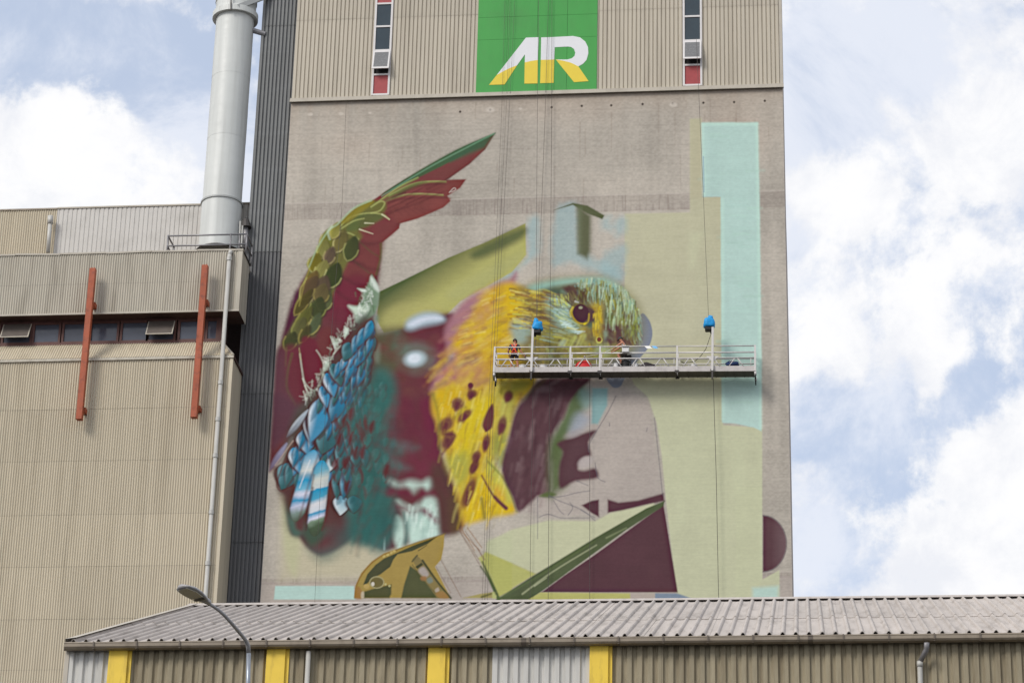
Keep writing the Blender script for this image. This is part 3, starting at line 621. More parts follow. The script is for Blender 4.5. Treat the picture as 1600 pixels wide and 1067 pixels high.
    poly(z3((600, 60), (860, 20), (850, 180), (800, 260), (640, 260), (560, 200)), (58, 102, 94), 16, .6, True, None, .4)
    # teal glaze easing the feathers into the body
    for x, y, rx, ry, al in ((335, 470, 40, 70, .35), (345, 600, 46, 70, .4), (330, 720, 60, 60, .5), (390, 420, 40, 60, .45), (400, 560, 36, 60, .35), (360, 820, 70, 40, .6), (300, 860, 70, 30, .5)):
        px_, py_ = zr((x, y))[0]; blob(px_, py_, rx * .5, ry * .5, (40, 92, 88), al, 0, 1.4)
    for k in range(120):
        x = RND(290, 440); y = RND(380, 880); stroke(zr((x, y), (x - RND(4, 24), y + RND(20, 60))), RND(1.5, 4), .8, jit(((40, 88, 84), (60, 112, 104), (34, 74, 72), (84, 60, 56), (92, 48, 52))[mrng.randint(5)], 8), RND(.12, .35), 4, False)
    for k in range(90):
        x = RND(400, 560); y = RND(380, 760); stroke(zr((x, y), (x + RND(-20, 30), y + RND(20, 70))), RND(2, 5), 1, jit(((104, 48, 54), (88, 44, 50), (112, 40, 60), (98, 62, 56))[mrng.randint(4)], 8), RND(.1, .3), 6, False)
    # the two long banded quills
    for (a, b, w, bands) in (((242, 405), (118, 850), 96, ((0, BL), (.16, (160, 190, 206)), (.27, (206, 210, 205)), (.36, (120, 160, 180)), (.42, BL), (.55, (120, 180, 205)), (.62, (208, 210, 226)), (.70, BL), (.78, (190, 196, 218)), (.88, (120, 138, 130)), (1, (74, 84, 66)))),
                             ((292, 470), (240, 940), 104, ((0, BL), (.14, (110, 170, 190)), (.24, (204, 208, 200)), (.36, (190, 200, 200)), (.38, BL), (.48, (80, 160, 190)), (.56, (216, 216, 220)), (.66, (205, 212, 220)), (.69, BL), (.76, (214, 214, 232)), (.80, (120, 140, 120)), (.86, (72, 90, 66)), (1, (66, 76, 58))))):
        p0, p1 = zf(a)[0], zf(b)[0]; ex, ey = p1[0] - p0[0], p1[1] - p0[1]; L2 = ex * ex + ey * ey; L = math.sqrt(L2)
        s = box_of(min(p0[0], p1[0]) - 20, p0[1] - 3, max(p0[0], p1[0]) + 20, p1[1] + 3)
        X = _gx[s] - p0[0]; Y = _gy[s] - p0[1]; t = (X * ex + Y * ey) / L2; v = (-X * ey + Y * ex) / L; tt = np.clip(t, 0, 1)
        prof = w * .253 * .5 * np.clip(tt / .12, 0, 1) ** .5 * np.clip((1 - tt) / .16, 0, 1) ** .5
        m = np.clip((prof - np.abs(v)) / 1.6 * .5 + .5, 0, 1) * ((t > 0) & (t < 1))
        tb = np.clip(tt + .05 * vn_a[s] - .004 * v, 0, 1)
        ks = [k for k, _ in bands]; cs = np.array([srgb(c) for _, c in bands])
        c = np.stack([np.interp(tb, ks, cs[:, i]) for i in range(3)], -1)
        c = c * (1 - .28 * np.clip((np.abs(v) / (prof + .1)) ** 3, 0, 1))[..., None]
        lay(s, m * .97, c)
    stroke(zf((215, 470), (180, 560), (150, 640)), .8, .6, (222, 222, 224), .7, 1.2); stroke(zf((240, 560), (225, 640)), .8, .5, (90, 50, 54), .7, 2)
    stroke(zf((265, 440), (200, 640), (150, 830)), 1.1, .8, (90, 56, 56), .65, 2.5); stroke(zf((350, 560), (330, 740), (290, 900)), 1.1, .8, (96, 50, 50), .7, 2.5); stroke(zf((232, 640), (205, 780), (190, 900)), 1.2, 1, (70, 44, 46), .8, 2)
    stroke(zf((100, 360), (40, 520), (10, 620), (40, 662), (90, 640)), .9, .9, (90, 58, 54), .9, 1.4)
    stroke(zf((110, 350), (0, 500)), .9, .7, (170, 150, 140), .8, 1.2)
    for k in range(26):
        x = RND(330, 560); y = RND(120, 640); leaf(zf((x, y))[0], zf((x + RND(5, 30), y + RND(50, 100)))[0], RND(3, 6), jit((88, 46, 46), 10), None, None, RND(.4, .85), 2.4, RND(-3, 3))
    for cx, cy, w in ((470, 190, 9), (430, 230, 8), (440, 490, 10), (380, 500, 9), (500, 430, 9), (545, 420, 8), (690, 545, 9), (400, 350, 9), (470, 340, 8), (600, 270, 9), (450, 640, 8)):
        x, y = zf((cx, cy))[0]; leaf((x + 3, y - 12), (x - 2, y + 10), w, jit((90, 40, 42), 6), None, None, .85, 3, 2)
    # frayed white fringe where the dark inner feathers end
    fr = smooth(zr((360, 75), (340, 110), (330, 150), (300, 175), (285, 215), (255, 235), (240, 270), (215, 310), (200, 350), (170, 400), (150, 430)), False, 14)
    for k in range(170):
        x, y = fr[mrng.randint(len(fr))]; L = RND(3, 11); a_ = math.radians(RND(150, 300)) if mrng.rand() < .7 else math.radians(RND(60, 120))
        x += RND(-7, 5); y += RND(-7, 7)
        stroke([(x, y), (x + L * math.cos(a_) * .8, y + L * math.sin(a_))], RND(.5, 1.3), .2, jit(((214, 224, 208), (168, 188, 168), (120, 140, 120), (226, 230, 222))[mrng.randint(4)], 8), RND(.2, .6), 1.6, False)
    # ---- neck: pink to yellow
    poly(z4((580, 20), (500, 90), (330, 150), (210, 250), (140, 370), (150, 480), (190, 550), (100, 650), (60, 760), (300, 720), (420, 300), (560, 110)), (160, 112, 122), 7, .95)
    poly(z4((520, 70), (430, 105), (400, 150), (540, 130)), (166, 128, 146), 6, .7)
    neck = z4((520, 90), (400, 150), (320, 260), (240, 380), (200, 460), (230, 560), (150, 640), (75, 760), (70, 880), (100, 1000)) + z5((130, 560), (180, 700), (220, 900), (250, 915), (380, 880), (525, 850), (480, 740), (400, 580), (480, 420), (520, 280), (620, 170), (640, 110)) + z4((760, 660), (800, 480), (760, 200), (640, 120))
    poly(neck, (196, 158, 52), 7, 1, True, None, .25)
    for p, c, so, al in ((z4((440, 110), (560, 100), (600, 180), (420, 300), (330, 280)), (206, 160, 50), 14, .9), (z4((300, 350), (520, 300), (540, 400), (420, 480), (230, 460)), (210, 168, 28), 16, .9), (z4((200, 440), (300, 400), (320, 520), (240, 530)), (212, 160, 20), 10, .8),
                         (z4((350, 480), (440, 440), (440, 640), (330, 640)), (196, 148, 44), 14, .8), (z4((180, 560), (330, 540), (400, 620), (380, 720), (220, 700), (110, 690)), (178, 128, 96), 14, .85), (z4((90, 650), (180, 600), (220, 680), (110, 720)), (164, 104, 116), 10, .8),
                         (z5((70, 190), (190, 170), (180, 260), (110, 330), (60, 300)), (208, 164, 30), 9, .9), (z5((250, 250), (400, 200), (380, 300), (330, 400), (260, 560), (200, 560), (190, 450)), (208, 178, 36), 12, .9), (z5((130, 560), (250, 520), (260, 640), (200, 700)), (166, 160, 70), 12, .9),
                         (z5((400, 180), (470, 160), (520, 260), (480, 420), (400, 560), (380, 500), (420, 300)), (176, 166, 84), 10, .85), (z5((360, 560), (440, 640), (500, 780), (420, 830), (360, 700)), (186, 180, 84), 8, .9), (z5((250, 700), (340, 640), (400, 760), (500, 840), (390, 870), (250, 900)), (214, 174, 30), 9, .9), (z5((380, 700), (440, 720), (460, 790), (400, 770)), (206, 150, 50), 8, .8),
                         (z4((440, 680), (660, 680), (640, 740), (540, 770), (480, 760)), (156, 148, 66), 9, .9), (z5((400, 440), (460, 420), (470, 560), (420, 600)), (140, 142, 66), 8, .8)):
        poly(p, c, so, al)
    NC = [(206, 170, 60), (214, 182, 84), (190, 142, 52), (178, 120, 58), (212, 176, 36), (150, 104, 62), (222, 200, 120), (196, 150, 96)]
    for k in range(520):
        x = RND(90, 640); y = RND(110, 740)
        if x + y * .62 < 470 or x > 640 - max(0, y - 430) * .3: continue
        L = RND(30, 95); sl = RND(.25, .75) if y < 520 else RND(.5, 1.2)
        i = mrng.randint(8) if mrng.rand() < .7 else 4
        stroke(z4((x, y), (x - L * .5, y + L * .5 * sl + RND(-4, 4)), (x - L, y + L * sl)), RND(1.2, 3.2), .5, jit(NC[i], 8), RND(.12, .38), 4)
    for k in range(120):
        x = RND(150, 460); y = RND(170, 640)
        if x + y * .62 < 400 or x + y * .62 > 620: continue
        L = RND(30, 70); stroke(z4((x, y), (x - L, y + L * RND(.4, .9))), RND(1.5, 3.), .5, jit((176, 122, 112), 12), RND(.1, .3), 5, False)
    for k in range(200):
        x = RND(80, 480); y = RND(150, 880)
        if x - 70 < (y - 420) * .30 or x > 500 - abs(y - 300) * .1: continue
        L = RND(30, 100); stroke(z5((x, y), (x - L * .18, y + L * .5), (x - L * .3, y + L)), RND(1., 2.6), .5, jit(((206, 176, 50), (216, 190, 80), (170, 160, 76), (186, 140, 50), (222, 206, 124), (150, 130, 60))[mrng.randint(6)], 8), RND(.2, .5), 3.)
    for x0, y0, x1, y1, c, w in ((560, 305, 470, 335, (116, 82, 56), 3), (560, 365, 500, 385, (130, 96, 58), 3), (350, 520, 270, 550, (130, 92, 66), 3), (590, 135, 480, 165, (124, 96, 52), 3), (520, 185, 430, 210, (170, 116, 50), 2.5), (400, 310, 330, 335, (176, 126, 54), 2.5), (330, 560, 200, 610, (132, 100, 92), 4), (440, 560, 380, 640, (170, 112, 60), 4), (250, 380, 200, 450, (186, 130, 80), 4), (400, 690, 300, 740, (140, 96, 90), 4), (180, 560, 90, 640, (116, 90, 96), 4), (140, 700, 70, 740, (120, 90, 92), 3)):
        stroke(z4((x0, y0), (x1, y1)), w, .8, c, .5, 4, False)
    for k in range(120):
        x = RND(90, 470); y = RND(150, 880)
        if x - 70 < (y - 420) * .30 or x > 500 - abs(y - 300) * .1: continue
        L = RND(30, 80); stroke(z5((x, y), (x - L * .25, y + L)), RND(.7, 1.6), .3, jit(((236, 206, 70), (140, 98, 50), (232, 216, 150), (120, 84, 56), (240, 200, 40))[mrng.randint(5)], 8), RND(.15, .42), 2., False)
    for k in range(130):
        x = RND(220, 640); y = RND(120, 560)
        if x + y * .62 < 480: continue
        L = RND(24, 70); stroke(z4((x, y), (x - L, y + L * RND(.2, .6))), RND(.7, 1.6), .3, jit(((236, 206, 80), (132, 92, 54), (236, 220, 150), (200, 140, 50), (112, 84, 60), (240, 200, 50))[mrng.randint(6)], 8), RND(.15, .42), 2., False)
    # spots
    SP = (98, 46, 52)
    for cx, cy, rx, ry, ro in ((195, 252, 36, 34, -35), (275, 198, 30, 24, -20), (268, 150, 14, 15, 0), (235, 318, 48, 22, -40), (130, 368, 48, 34, -45), (140, 455, 52, 30, -60), (478, 210, 26, 32, 20), (443, 372, 24, 52, 12), (354, 468, 21, 46, 12), (300, 545, 24, 34, 25), (288, 600, 22, 42, 30), (258, 745, 26, 92, 22)):
        x, y = z5((cx, cy))[0]; blob(x, y, rx * .2811, ry * .2811, jit(SP, 7), .85, ro, .75)
        for q_ in range(5):
            a_ = RND(0, 6.3); stroke([(x, y), (x + RND(-3, 3) - 2, y + RND(2, 9) + ry * .12)], RND(1.5, 3), .6, jit(SP, 6), .5, 3, False)
    leaf(z5((390, 250))[0], z5((352, 410))[0], 16, SP, None, None, .95, 2, 0, .75)
    stroke(z5((120, 420), (180, 430), (110, 530)), 3.5, 1, SP, .9, 3)
    stroke(z5((60, 200), (90, 330), (95, 500)), 2, 1, (112, 110, 50), .7, 4); stroke(z5((180, 330), (240, 270)), 2, 1, (120, 110, 46), .7, 4)
    stroke(z5((320, 470), (260, 680), (215, 800)), 1.2, .8, (120, 80, 50), .5, 2.5); stroke(z5((330, 650), (400, 770), (465, 830)), 1.2, 2.4, (104, 64, 54), .9, 1.6); stroke(z5((405, 770), (465, 832)), 2.4, 2.8, (98, 52, 60), .8, 2)
    stroke(z5((330, 780), (345, 885)), 2.4, 1.6, (116, 108, 46), .8, 3); stroke(z5((360, 570), (460, 680), (525, 850)), 1.2, 1, (128, 134, 60), .9, 2)
    for k in range(60):
        x = RND(90, 460); y = RND(160, 860)
        stroke(z5((x, y), (x - RND(5, 20), y + RND(25, 70))), RND(.5, 1.2), .3, jit(((214, 184, 60), (160, 130, 50), (222, 200, 110))[mrng.randint(3)], 10), RND(.2, .5), 2, False) if (x - 90) > (y - 400) * .35 and x < 420 else None
    # ---- plum chest and unfinished lower front
    PL = (82, 49, 57)
    poly(z5((640, 110), (940, 108), (1060, 120), (1260, 240), (1330, 700), (1340, 760), (1030, 860), (700, 880), (520, 850), (470, 500)), (174, 162, 156), 5, .55, False)
    poly(z5((820, 200), (860, 160), (900, 150), (910, 260), (840, 380), (770, 470), (715, 560), (730, 420), (780, 320)), (86, 104, 66), 9, .95)
    poly(z5((870, 180), (930, 170), (960, 240), (900, 280)), (130, 158, 152), 9, .8); poly(z5((840, 330), (880, 300), (930, 340), (880, 400), (820, 420)), (152, 160, 172), 10, .8)
    poly(z5((945, 165), (1030, 165), (1028, 260), (975, 365), (940, 360)), (130, 168, 168), 3, .9, False)
    chest = z5((440, 620), (480, 440), (520, 290), (600, 180), (640, 130), (700, 108), (930, 108), (870, 175), (815, 250), (780, 330), (725, 420), (705, 560), (708, 750), (640, 765), (540, 850), (500, 770))
    poly(chest, PL, 4, .97, True, None, .25)
    for x, y, rx, ry, ro, al in ((680, 170, 40, 20, 0, .7), (750, 260, 16, 60, 20, .4), (640, 560, 20, 90, 15, .35), (600, 400, 14, 70, 20, .25), (660, 640, 12, 60, 20, .35), (760, 360, 10, 50, 15, .4), (740, 130, 40, 12, -30, .6), (560, 230, 30, 14, -45, .4)):
        px, py = z5((x, y))[0]; blob(px, py, rx * .28, ry * .28, (140, 120, 122), al * .55, ro, 1.3)
    for k in range(90):
        x = RND(470, 800); y = RND(130, 800)
        if x < 430 + abs(y - 500) * .25 or x > 860 - y * .22: continue
        L = RND(30, 100); stroke(z5((x, y), (x - L * .25, y + L)), RND(1, 3.5), .6, jit(((64, 36, 44), (98, 66, 72), (128, 102, 104), (56, 34, 40), (150, 128, 128))[mrng.randint(5)], 5), RND(.15, .45), 3.5, False)
    stroke(z5((560, 230), (620, 170), (680, 120)), 2, 1.5, (96, 84, 60), .7, 4); stroke(z5((700, 420), (712, 560), (708, 740)), .8, .8, (60, 44, 46), .7, 1.5)
    poly(z5((712, 470), (800, 440), (800, 560), (780, 640), (800, 700), (735, 755), (706, 750)), (84, 98, 58), 12, .95)
    poly(z5((750, 470), (850, 430), (965, 398), (925, 465), (938, 535), (900, 560), (866, 610), (900, 622), (962, 610), (972, 664), (850, 682), (765, 720), (760, 600), (780, 520)), PL, 4, .96, True, None, .2)
    blob(*z5((905, 575))[0], 12, 8, (182, 172, 168), .9, -30, .8); blob(*z5((840, 420))[0], 14, 6, (160, 150, 150), .5, -20, .9)
    poly(z5((650, 765), (700, 740), (745, 755), (700, 772)), (90, 104, 60), 3, .9)
    poly(z5((885, 815), (940, 790), (981, 783), (981, 880), (940, 858)), PL, 2.2, .97, False); poly(z5((1030, 782), (1090, 800), (1200, 788), (1340, 748), (1346, 792), (1220, 818), (1110, 848), (1030, 857)), PL, 2.5, .97, False)
    PG = (190, 190, 158)
    poly(z7((0, 345), (120, 280), (310, 232), (545, 236), (620, 195), (740, 170), (835, 148), (850, 160), (560, 330), (250, 500), (0, 395)), PG, 2.5, .95, False, ((760, 860), (860, 830), (192, 192, 160)), .08)
    poly(z6((1450, 330), (1600, 300), (1600, 480), (1440, 420)), (188, 190, 156), 4, .8, False)
    poly(z7((0, 390), (250, 500), (150, 560), (60, 615), (-40, 420)), (176, 172, 106), 2.5, .95, False)
    poly(z6((1430, 410), (1600, 480), (1600, 650), (1510, 690), (1480, 560), (1420, 470)), (174, 170, 102), 2, .95, False)
    poly(z7((885, 150), (957, 592), (275, 592), (400, 500), (540, 405), (860, 172)), PL, 1.6, .98, False, None, .15)
    poly(z7((892, 134), (884, 162), (700, 280), (300, 570), (220, 628), (50, 628), (240, 505), (540, 322), (800, 172)), (78, 88, 58), 1.6, .98, False, None, .3)
    stroke(z7((60, 622), (280, 500), (540, 338)), 1.6, 1, (100, 112, 70), .6, 2); stroke(z7((180, 600), (330, 490), (550, 356)), 1, .6, (172, 176, 140), .8, 1.4); stroke(z7((600, 320), (700, 270)), 1, .5, (140, 148, 110), .7, 1.5); stroke(z7((240, 560), (300, 520)), 1, .5, (180, 184, 150), .7, 1.2)
    poly(z7((270, 592), (720, 596), (722, 628), (210, 628)), (176, 170, 104), 1.6, .95, False); poly(z7((842, 596), (955, 597), (1045, 628), (842, 628)), (120, 134, 150), 1.6, .95, False)
    poly(z7((720, 596), (842, 596), (842, 628), (720, 628)), (172, 160, 150), 1.6, .9, False)
    stroke(z7((-20, 440), (20, 530), (60, 625)), 1.2, 3.2, (84, 96, 58), .95, 1.5)
    half = [(1192, 805)] + [(1192 + 37 * math.sin(math.radians(a)), 849 - 44 * math.cos(math.radians(a))) for a in range(0, 181, 12)] + [(1192, 893)]
    poly(half, PL, 2, .96, False, ((1205, 850), (1232, 850), (112, 88, 92)), .15); stroke(half[1:-1], .5, .5, (90, 84, 92), .8, 1)
    # charcoal sketch of a hand
    for pts in (z5((640, 770), (640, 1000)), z5((705, 760), (760, 790), (840, 820), (900, 850), (960, 900)), z5((700, 770), (780, 765), (860, 745), (930, 735)), z5((730, 790), (760, 840), (785, 865)), z5((820, 800), (835, 830), (810, 870)), z5((650, 880), (700, 865), (770, 885), (850, 885), (930, 885)), z5((880, 840), (960, 885)), z5((860, 680), (920, 705)), z5((960, 580), (975, 660), (1015, 685)), z5((1075, 210), (1030, 300), (930, 470), (925, 520)), z5((1290, 330), (1315, 560), (1335, 760)), z5((1040, 360), (1040, 375)), z5((1250, 385), (1246, 405))):
        stroke(pts, .5, .4, (98, 96, 104), .75, 1)
    for a, b in (((200, 945), (320, 1067)), ((215, 940), (290, 1067)), ((250, 940), (330, 1050))):
        stroke(z5(a, b), .6, .5, (140, 104, 74), .8, 1, False)
    for a, b in (((1090, 50), (1300, 400)), ((1150, 60), (1340, 330)), ((1100, 60), (1280, 330)), ((920, 340), (1110, 690)), ((870, 400), (1010, 650)), ((1270, 220), (1330, 340))):
        stroke(zb(a, b), .55, .5, (126, 104, 88), .75, 1, False)
    # ---- head
    disc = [(1001, 491), (1012, 497), (1018, 510), (1019, 526), (1012, 545), (994, 566), (976, 592), (970, 603), (960, 606), (951, 598), (948, 586), (960, 560), (985, 530)]
    poly(disc, (122, 128, 141), 1.2, .98, True, None, .05)
    head = zh((60, 230), (180, 170), (330, 130), (480, 108), (640, 95), (800, 88), (960, 100), (1100, 165), (1220, 260), (1300, 360), (1345, 480), (1358, 620), (1340, 740), (1280, 840), (1150, 930), (980, 1000), (600, 1060), (300, 1060), (160, 980), (60, 760), (40, 500))
    poly(head, (122, 118, 70), 16, .9, True, None, .35)
    poly(zh((180, 180), (480, 112), (800, 90), (1000, 112), (1180, 230), (1100, 280), (900, 230), (700, 160), (420, 200), (240, 260)), (146, 182, 166), 7, .95)
    poly(zh((300, 230), (420, 190), (560, 190), (560, 260), (440, 300), (340, 280)), (72, 88, 72), 7, .9); poly(zh((540, 190), (700, 160), (760, 230), (760, 330), (820, 400), (760, 420), (640, 330), (560, 260)), (84, 54, 54), 6, .92)
    poly(zh((60, 230), (200, 220), (380, 300), (400, 480), (300, 560), (60, 540), (0, 400)), (142, 118, 60), 8, .8)
    poly(zh((-60, 200), (80, 260), (90, 420), (20, 520), (-60, 480)), (210, 168, 30), 8, .9)
    poly(zh((340, 300), (440, 280), (620, 380), (600, 520), (700, 620), (640, 690), (480, 620), (380, 480)), (150, 176, 158), 8, .9)
    poly(zh((0, 560), (180, 520), (200, 760), (60, 780), (0, 700)), (150, 170, 160), 8, .85)
    poly(zh((200, 700), (420, 740), (420, 900), (200, 1000), (100, 860)), (124, 108, 60), 8, .85)
    poly(zh((940, 600), (1060, 580), (1200, 640), (1340, 660), (1320, 770), (1180, 800), (1000, 790), (940, 720)), (88, 54, 56), 6, .92); poly(zh((1180, 480), (1290, 500), (1280, 620), (1200, 620)), (84, 62, 60), 6, .8)
    poly(zh((920, 440), (970, 450), (980, 580), (930, 600)), (74, 88, 80), 5, .8)
    poly(zh((830, 360), (930, 380), (950, 600), (940, 720), (880, 760), (830, 640)), (178, 146, 40), 6, .9); poly(zh((700, 640), (800, 610), (790, 700), (720, 740)), (176, 150, 50), 6, .85)
    poly(zh((770, 620), (850, 640), (820, 740), (750, 740)), (96, 70, 56), 5, .85)
    poly(zh((400, 700), (620, 690), (780, 760), (900, 780), (1100, 800), (1100, 920), (700, 1000), (400, 950)), (128, 122, 58), 8, .8)
    poly(zh((880, 820), (1010, 800), (1010, 900), (900, 940)), (158, 172, 130), 7, .8); poly(zh((380, 860), (440, 820), (440, 920), (390, 930)), (160, 172, 130), 6, .7)
    # feather strokes
    for k in range(140):
        x = RND(120, 1000); y = RND(640, 980); L = RND(40, 120)
        stroke(zh((x, y), (x + L * .6, y + L * RND(.1, .5))), RND(1.5, 3), .6, jit(((96, 88, 52), (140, 128, 62), (170, 160, 90), (112, 84, 56), (150, 160, 120), (80, 66, 50))[mrng.randint(6)], 8), RND(.2, .5), 3, False)
    PA = [(150, 190, 176), (176, 196, 150), (132, 138, 58), (166, 160, 60), (190, 204, 176), (96, 104, 62), (110, 92, 56)]
    for k in range(260):
        x = RND(240, 1290); y = RND(110, 700)
        if ((x - 830) / 520) ** 2 + ((y - 520) / 420) ** 2 > 1: continue
        L = RND(60, 150); f = max(-.2, min(1., (x - 420) / 420)); d = (L * (1 - f) * .9 + 6, L * (.25 + .75 * f))
        stroke(zh((x, y), (x + d[0] * .5, y + d[1] * .5), (x + d[0], y + d[1])), RND(1.2, 2.4), .5, jit(((112, 112, 62), (150, 156, 92), (92, 84, 56), (140, 170, 150), (168, 166, 84), (84, 66, 54))[mrng.randint(6)], 10), RND(.15, .4), 3)
    for k in range(620):
        t = mrng.rand(); ang = math.radians(-118 + 138 * t)
        r = RND(.62, 1.0); cx, cy = 860, 560
        x = cx + 480 * math.cos(ang) * r; y = cy + 465 * math.sin(ang) * r
        if x < 330: continue
        dx = RND(-10, 26) + (x - 900) * .10; L = RND(50, 120)
        if x > 700: d = (dx * .6 - 8, L)
        else: d = (L * .55 + 10, L * .55)
        i = mrng.randint(7) if r < .88 else (0, 0, 4, 1, 4, 3, 1)[mrng.randint(7)]
        if 520 < x < 780 and 180 < y < 340: i = (5, 6, 6, 2, 6)[mrng.randint(5)]; 
        stroke(zh((x, y), (x + d[0] * .5 + RND(-6, 6), y + d[1] * .5), (x + d[0] + RND(-10, 10), y + d[1])), RND(.6, 1.2), .25, jit(tuple(np.array(PA[i]) * RND(.68, 1.08)), 10), RND(.45, .85), 1.2)
    for k in range(90):
        x = RND(980, 1290); y = RND(320, 560); L = RND(70, 140)
        stroke(zh((x, y), (x - RND(0, 14), y + L)), RND(.7, 1.3), .25, jit(((176, 198, 150), (150, 182, 150), (120, 128, 56), (196, 210, 180), (90, 92, 60))[mrng.randint(5)], 10), RND(.5, .9), 1.1, False)
    for k in range(80):
        x = RND(1150, 1330); y = RND(440, 700); L = RND(40, 90)
        stroke(zh((x, y), (x + RND(-16, 10), y + L)), RND(.6, 1.2), .25, jit(((132, 140, 50), (90, 88, 56), (150, 160, 70), (84, 66, 58))[mrng.randint(4)], 10), RND(.4, .85), 1.2, False)
    for k in range(150):
        x = RND(380, 640); y = RND(300, 640)
        if (x - 380) > (y - 180) * 1.2 or y > 330 + (x - 300) * 1.2: continue
        L = RND(40, 110); stroke(zh((x, y), (x + L * .8, y + L * .42 + RND(-10, 10))), RND(.7, 1.3), .3, jit(((196, 216, 206), (150, 182, 172), (186, 196, 130), (120, 140, 110), (168, 196, 190))[mrng.randint(5)], 8), RND(.5, .9), 1.1, False)
    for k in range(20):
        x = 520 + k * 9; y = 570 + k * 5 + RND(-20, 20); stroke(zh((x, y), (x + RND(40, 70), y + RND(-20, 14))), 1, .3, (198, 220, 212), .8, 1.1, False)
    for k in range(24):
        x = RND(410, 600); y = RND(260, 340); stroke(zh((x, y + 50), (x + RND(-30, 8), y - 10)), .7, .3, jit((192, 190, 100), 12), .8, 1, False)
    for k in range(150):
        x = RND(-40, 330); y = RND(210, 620); L = RND(60, 170)
        c = ((212, 186, 70), (222, 206, 130), (112, 82, 52), (150, 110, 56), (206, 166, 30), (190, 180, 90), (96, 84, 54))[mrng.randint(7)]
        stroke(zh((x, y), (x + L * .5, y + L * RND(-.02, .14)), (x + L, y + L * RND(.1, .34))), RND(.8, 1.7), .3, jit(c, 8), RND(.4, .75), 1.5)
    for k in range(60):
        x = RND(200, 620); y = RND(600, 760); L = RND(60, 130)
        stroke(zh((x, y), (x + L * .5, y + L * .08), (x + L, y + L * .22)), RND(.6, 1.3), .3, jit(((126, 124, 56), (168, 160, 80), (150, 170, 150), (90, 82, 50), (196, 176, 60))[mrng.randint(5)], 8), RND(.4, .8), 1.3)
    for k in range(60):
        x = RND(240, 1000); y = RND(770, 960); L = RND(30, 80)
        stroke(zh((x, y), (x + L * RND(-.4, .4), y + L)), RND(.7, 1.4), .4, jit(((150, 144, 60), (176, 150, 50), (104, 98, 56), (170, 178, 120))[mrng.randint(4)], 8), RND(.3, .7), 1.6, False)
    for k in range(70):
        x = RND(480, 900); y = RND(180, 420); 
        if abs(x - 640) + abs(y - 280) > 190: continue
        stroke(zh((x, y), (x + RND(10, 60), y + RND(30, 80))), RND(.8, 1.8), .4, jit((78, 52, 50), 8), RND(.35, .7), 1.6, False)
    for k in range(60):
        x = RND(940, 1300); y = RND(560, 760); stroke(zh((x, y), (x + RND(-20, 20), y + RND(30, 70))), RND(1, 2.2), .5, jit((82, 54, 54), 8), RND(.3, .6), 2, False)
    for k in range(50):
        x = RND(120, 420); y = RND(230, 620); L = RND(60, 120); stroke(zh((x, y), (x + L, y + L * .2)), RND(.8, 1.8), .4, jit((100, 74, 52), 10), RND(.3, .6), 1.6, False)
    # eye
    poly(zh((600, 440), (640, 370), (720, 360), (800, 390), (860, 450), (870, 530), (820, 590), (740, 590), (650, 540), (610, 490)), (108, 96, 52), 2.5, .95)
    poly(zh((760, 400), (840, 420), (872, 480), (840, 560), (800, 600), (780, 520)), (84, 56, 56), 3, .9)
    el = [(715 + 86 * math.cos(a), 465 + 98 * math.sin(a)) for a in np.linspace(0, 2 * math.pi, 20)[:-1]]
    poly(zh(*el), (72, 40, 48), 1.2, 1, True, None, .1)
    stroke(zh((640, 400), (622, 450), (640, 510), (690, 560), (760, 572), (795, 545), (802, 470)), .8, .8, (190, 160, 50), .95, 1.1); stroke(zh((630, 400), (606, 450), (612, 500)), 1, .8, (204, 186, 90), .8, 1.2)
    blob(*zh((715, 405))[0], 3, 2.2, (170, 170, 140), .8, 0, .8); stroke(zh((660, 340), (690, 350)), 1.2, .6, (200, 204, 200), .8, 1.2, False); stroke(zh((755, 575), (770, 565)), 1.4, .8, (216, 190, 40), .9, 1, False)
    poly(zh((800, 560), (860, 560), (830, 620), (790, 610)), (88, 104, 80), 4, .8)
    # cere ring
    for k in range(40):
        x = RND(840, 940); y = RND(380, 700); stroke(zh((x, y), (x + RND(-8, 8), y + RND(30, 70))), RND(.6, 1.2), .3, jit(((196, 160, 36), (150, 120, 40), (210, 180, 60))[mrng.randint(3)], 8), .7, 1.1, False)
    blob(*zh((908, 742))[0], 5.2, 5.2, (186, 176, 96), .95, 0, .3); blob(*zh((908, 736))[0], 3.6, 3.8, (112, 62, 44), .98, 0, .3)
    for cx, cy, L in ((640, 740, 70), (600, 770, 60), (560, 770, 50), (520, 760, 50), (700, 730, 80), (740, 720, 80)):
        stroke(zh((cx + 20, cy - 30), (cx - 30, cy + L)), 2.2, 1, jit((172, 170, 96), 10), .75, 2, False)
    poly(zh((500, 760), (560, 740), (540, 800), (500, 800)), (160, 176, 150), 4, .7)
    # ---- ochre machine at the foot of the wall
    OC = (158, 134, 70)
    poly(zb((80, 700), (95, 580), (150, 460), (250, 350), (370, 270), (480, 235), (700, 160), (900, 100), (950, 85), (945, 200), (920, 330), (860, 400), (1010, 700)), OC, 1.4, .97, False, None, .2)
    poly(zb((170, 570), (210, 470), (290, 380), (370, 320), (440, 290), (640, 200), (880, 110), (790, 180), (640, 250), (500, 280), (460, 330), (430, 400), (340, 470), (250, 520), (200, 570)), (70, 72, 48), 1.4, .97, False, None, .15)
    poly(zb((170, 700), (175, 640), (300, 600), (440, 570), (440, 660), (420, 700)), (74, 76, 48), 2, .96, False, None, .2); poly(zb((620, 390), (560, 580), (535, 700), (900, 700), (790, 560), (690, 440)), (76, 80, 52), 1.8, .97, False, None, .15)
    poly(zb((640, 330), (680, 285), (740, 340), (1010, 700), (880, 700), (700, 450)), (128, 114, 72), 1.2, .97, False, None, .3)
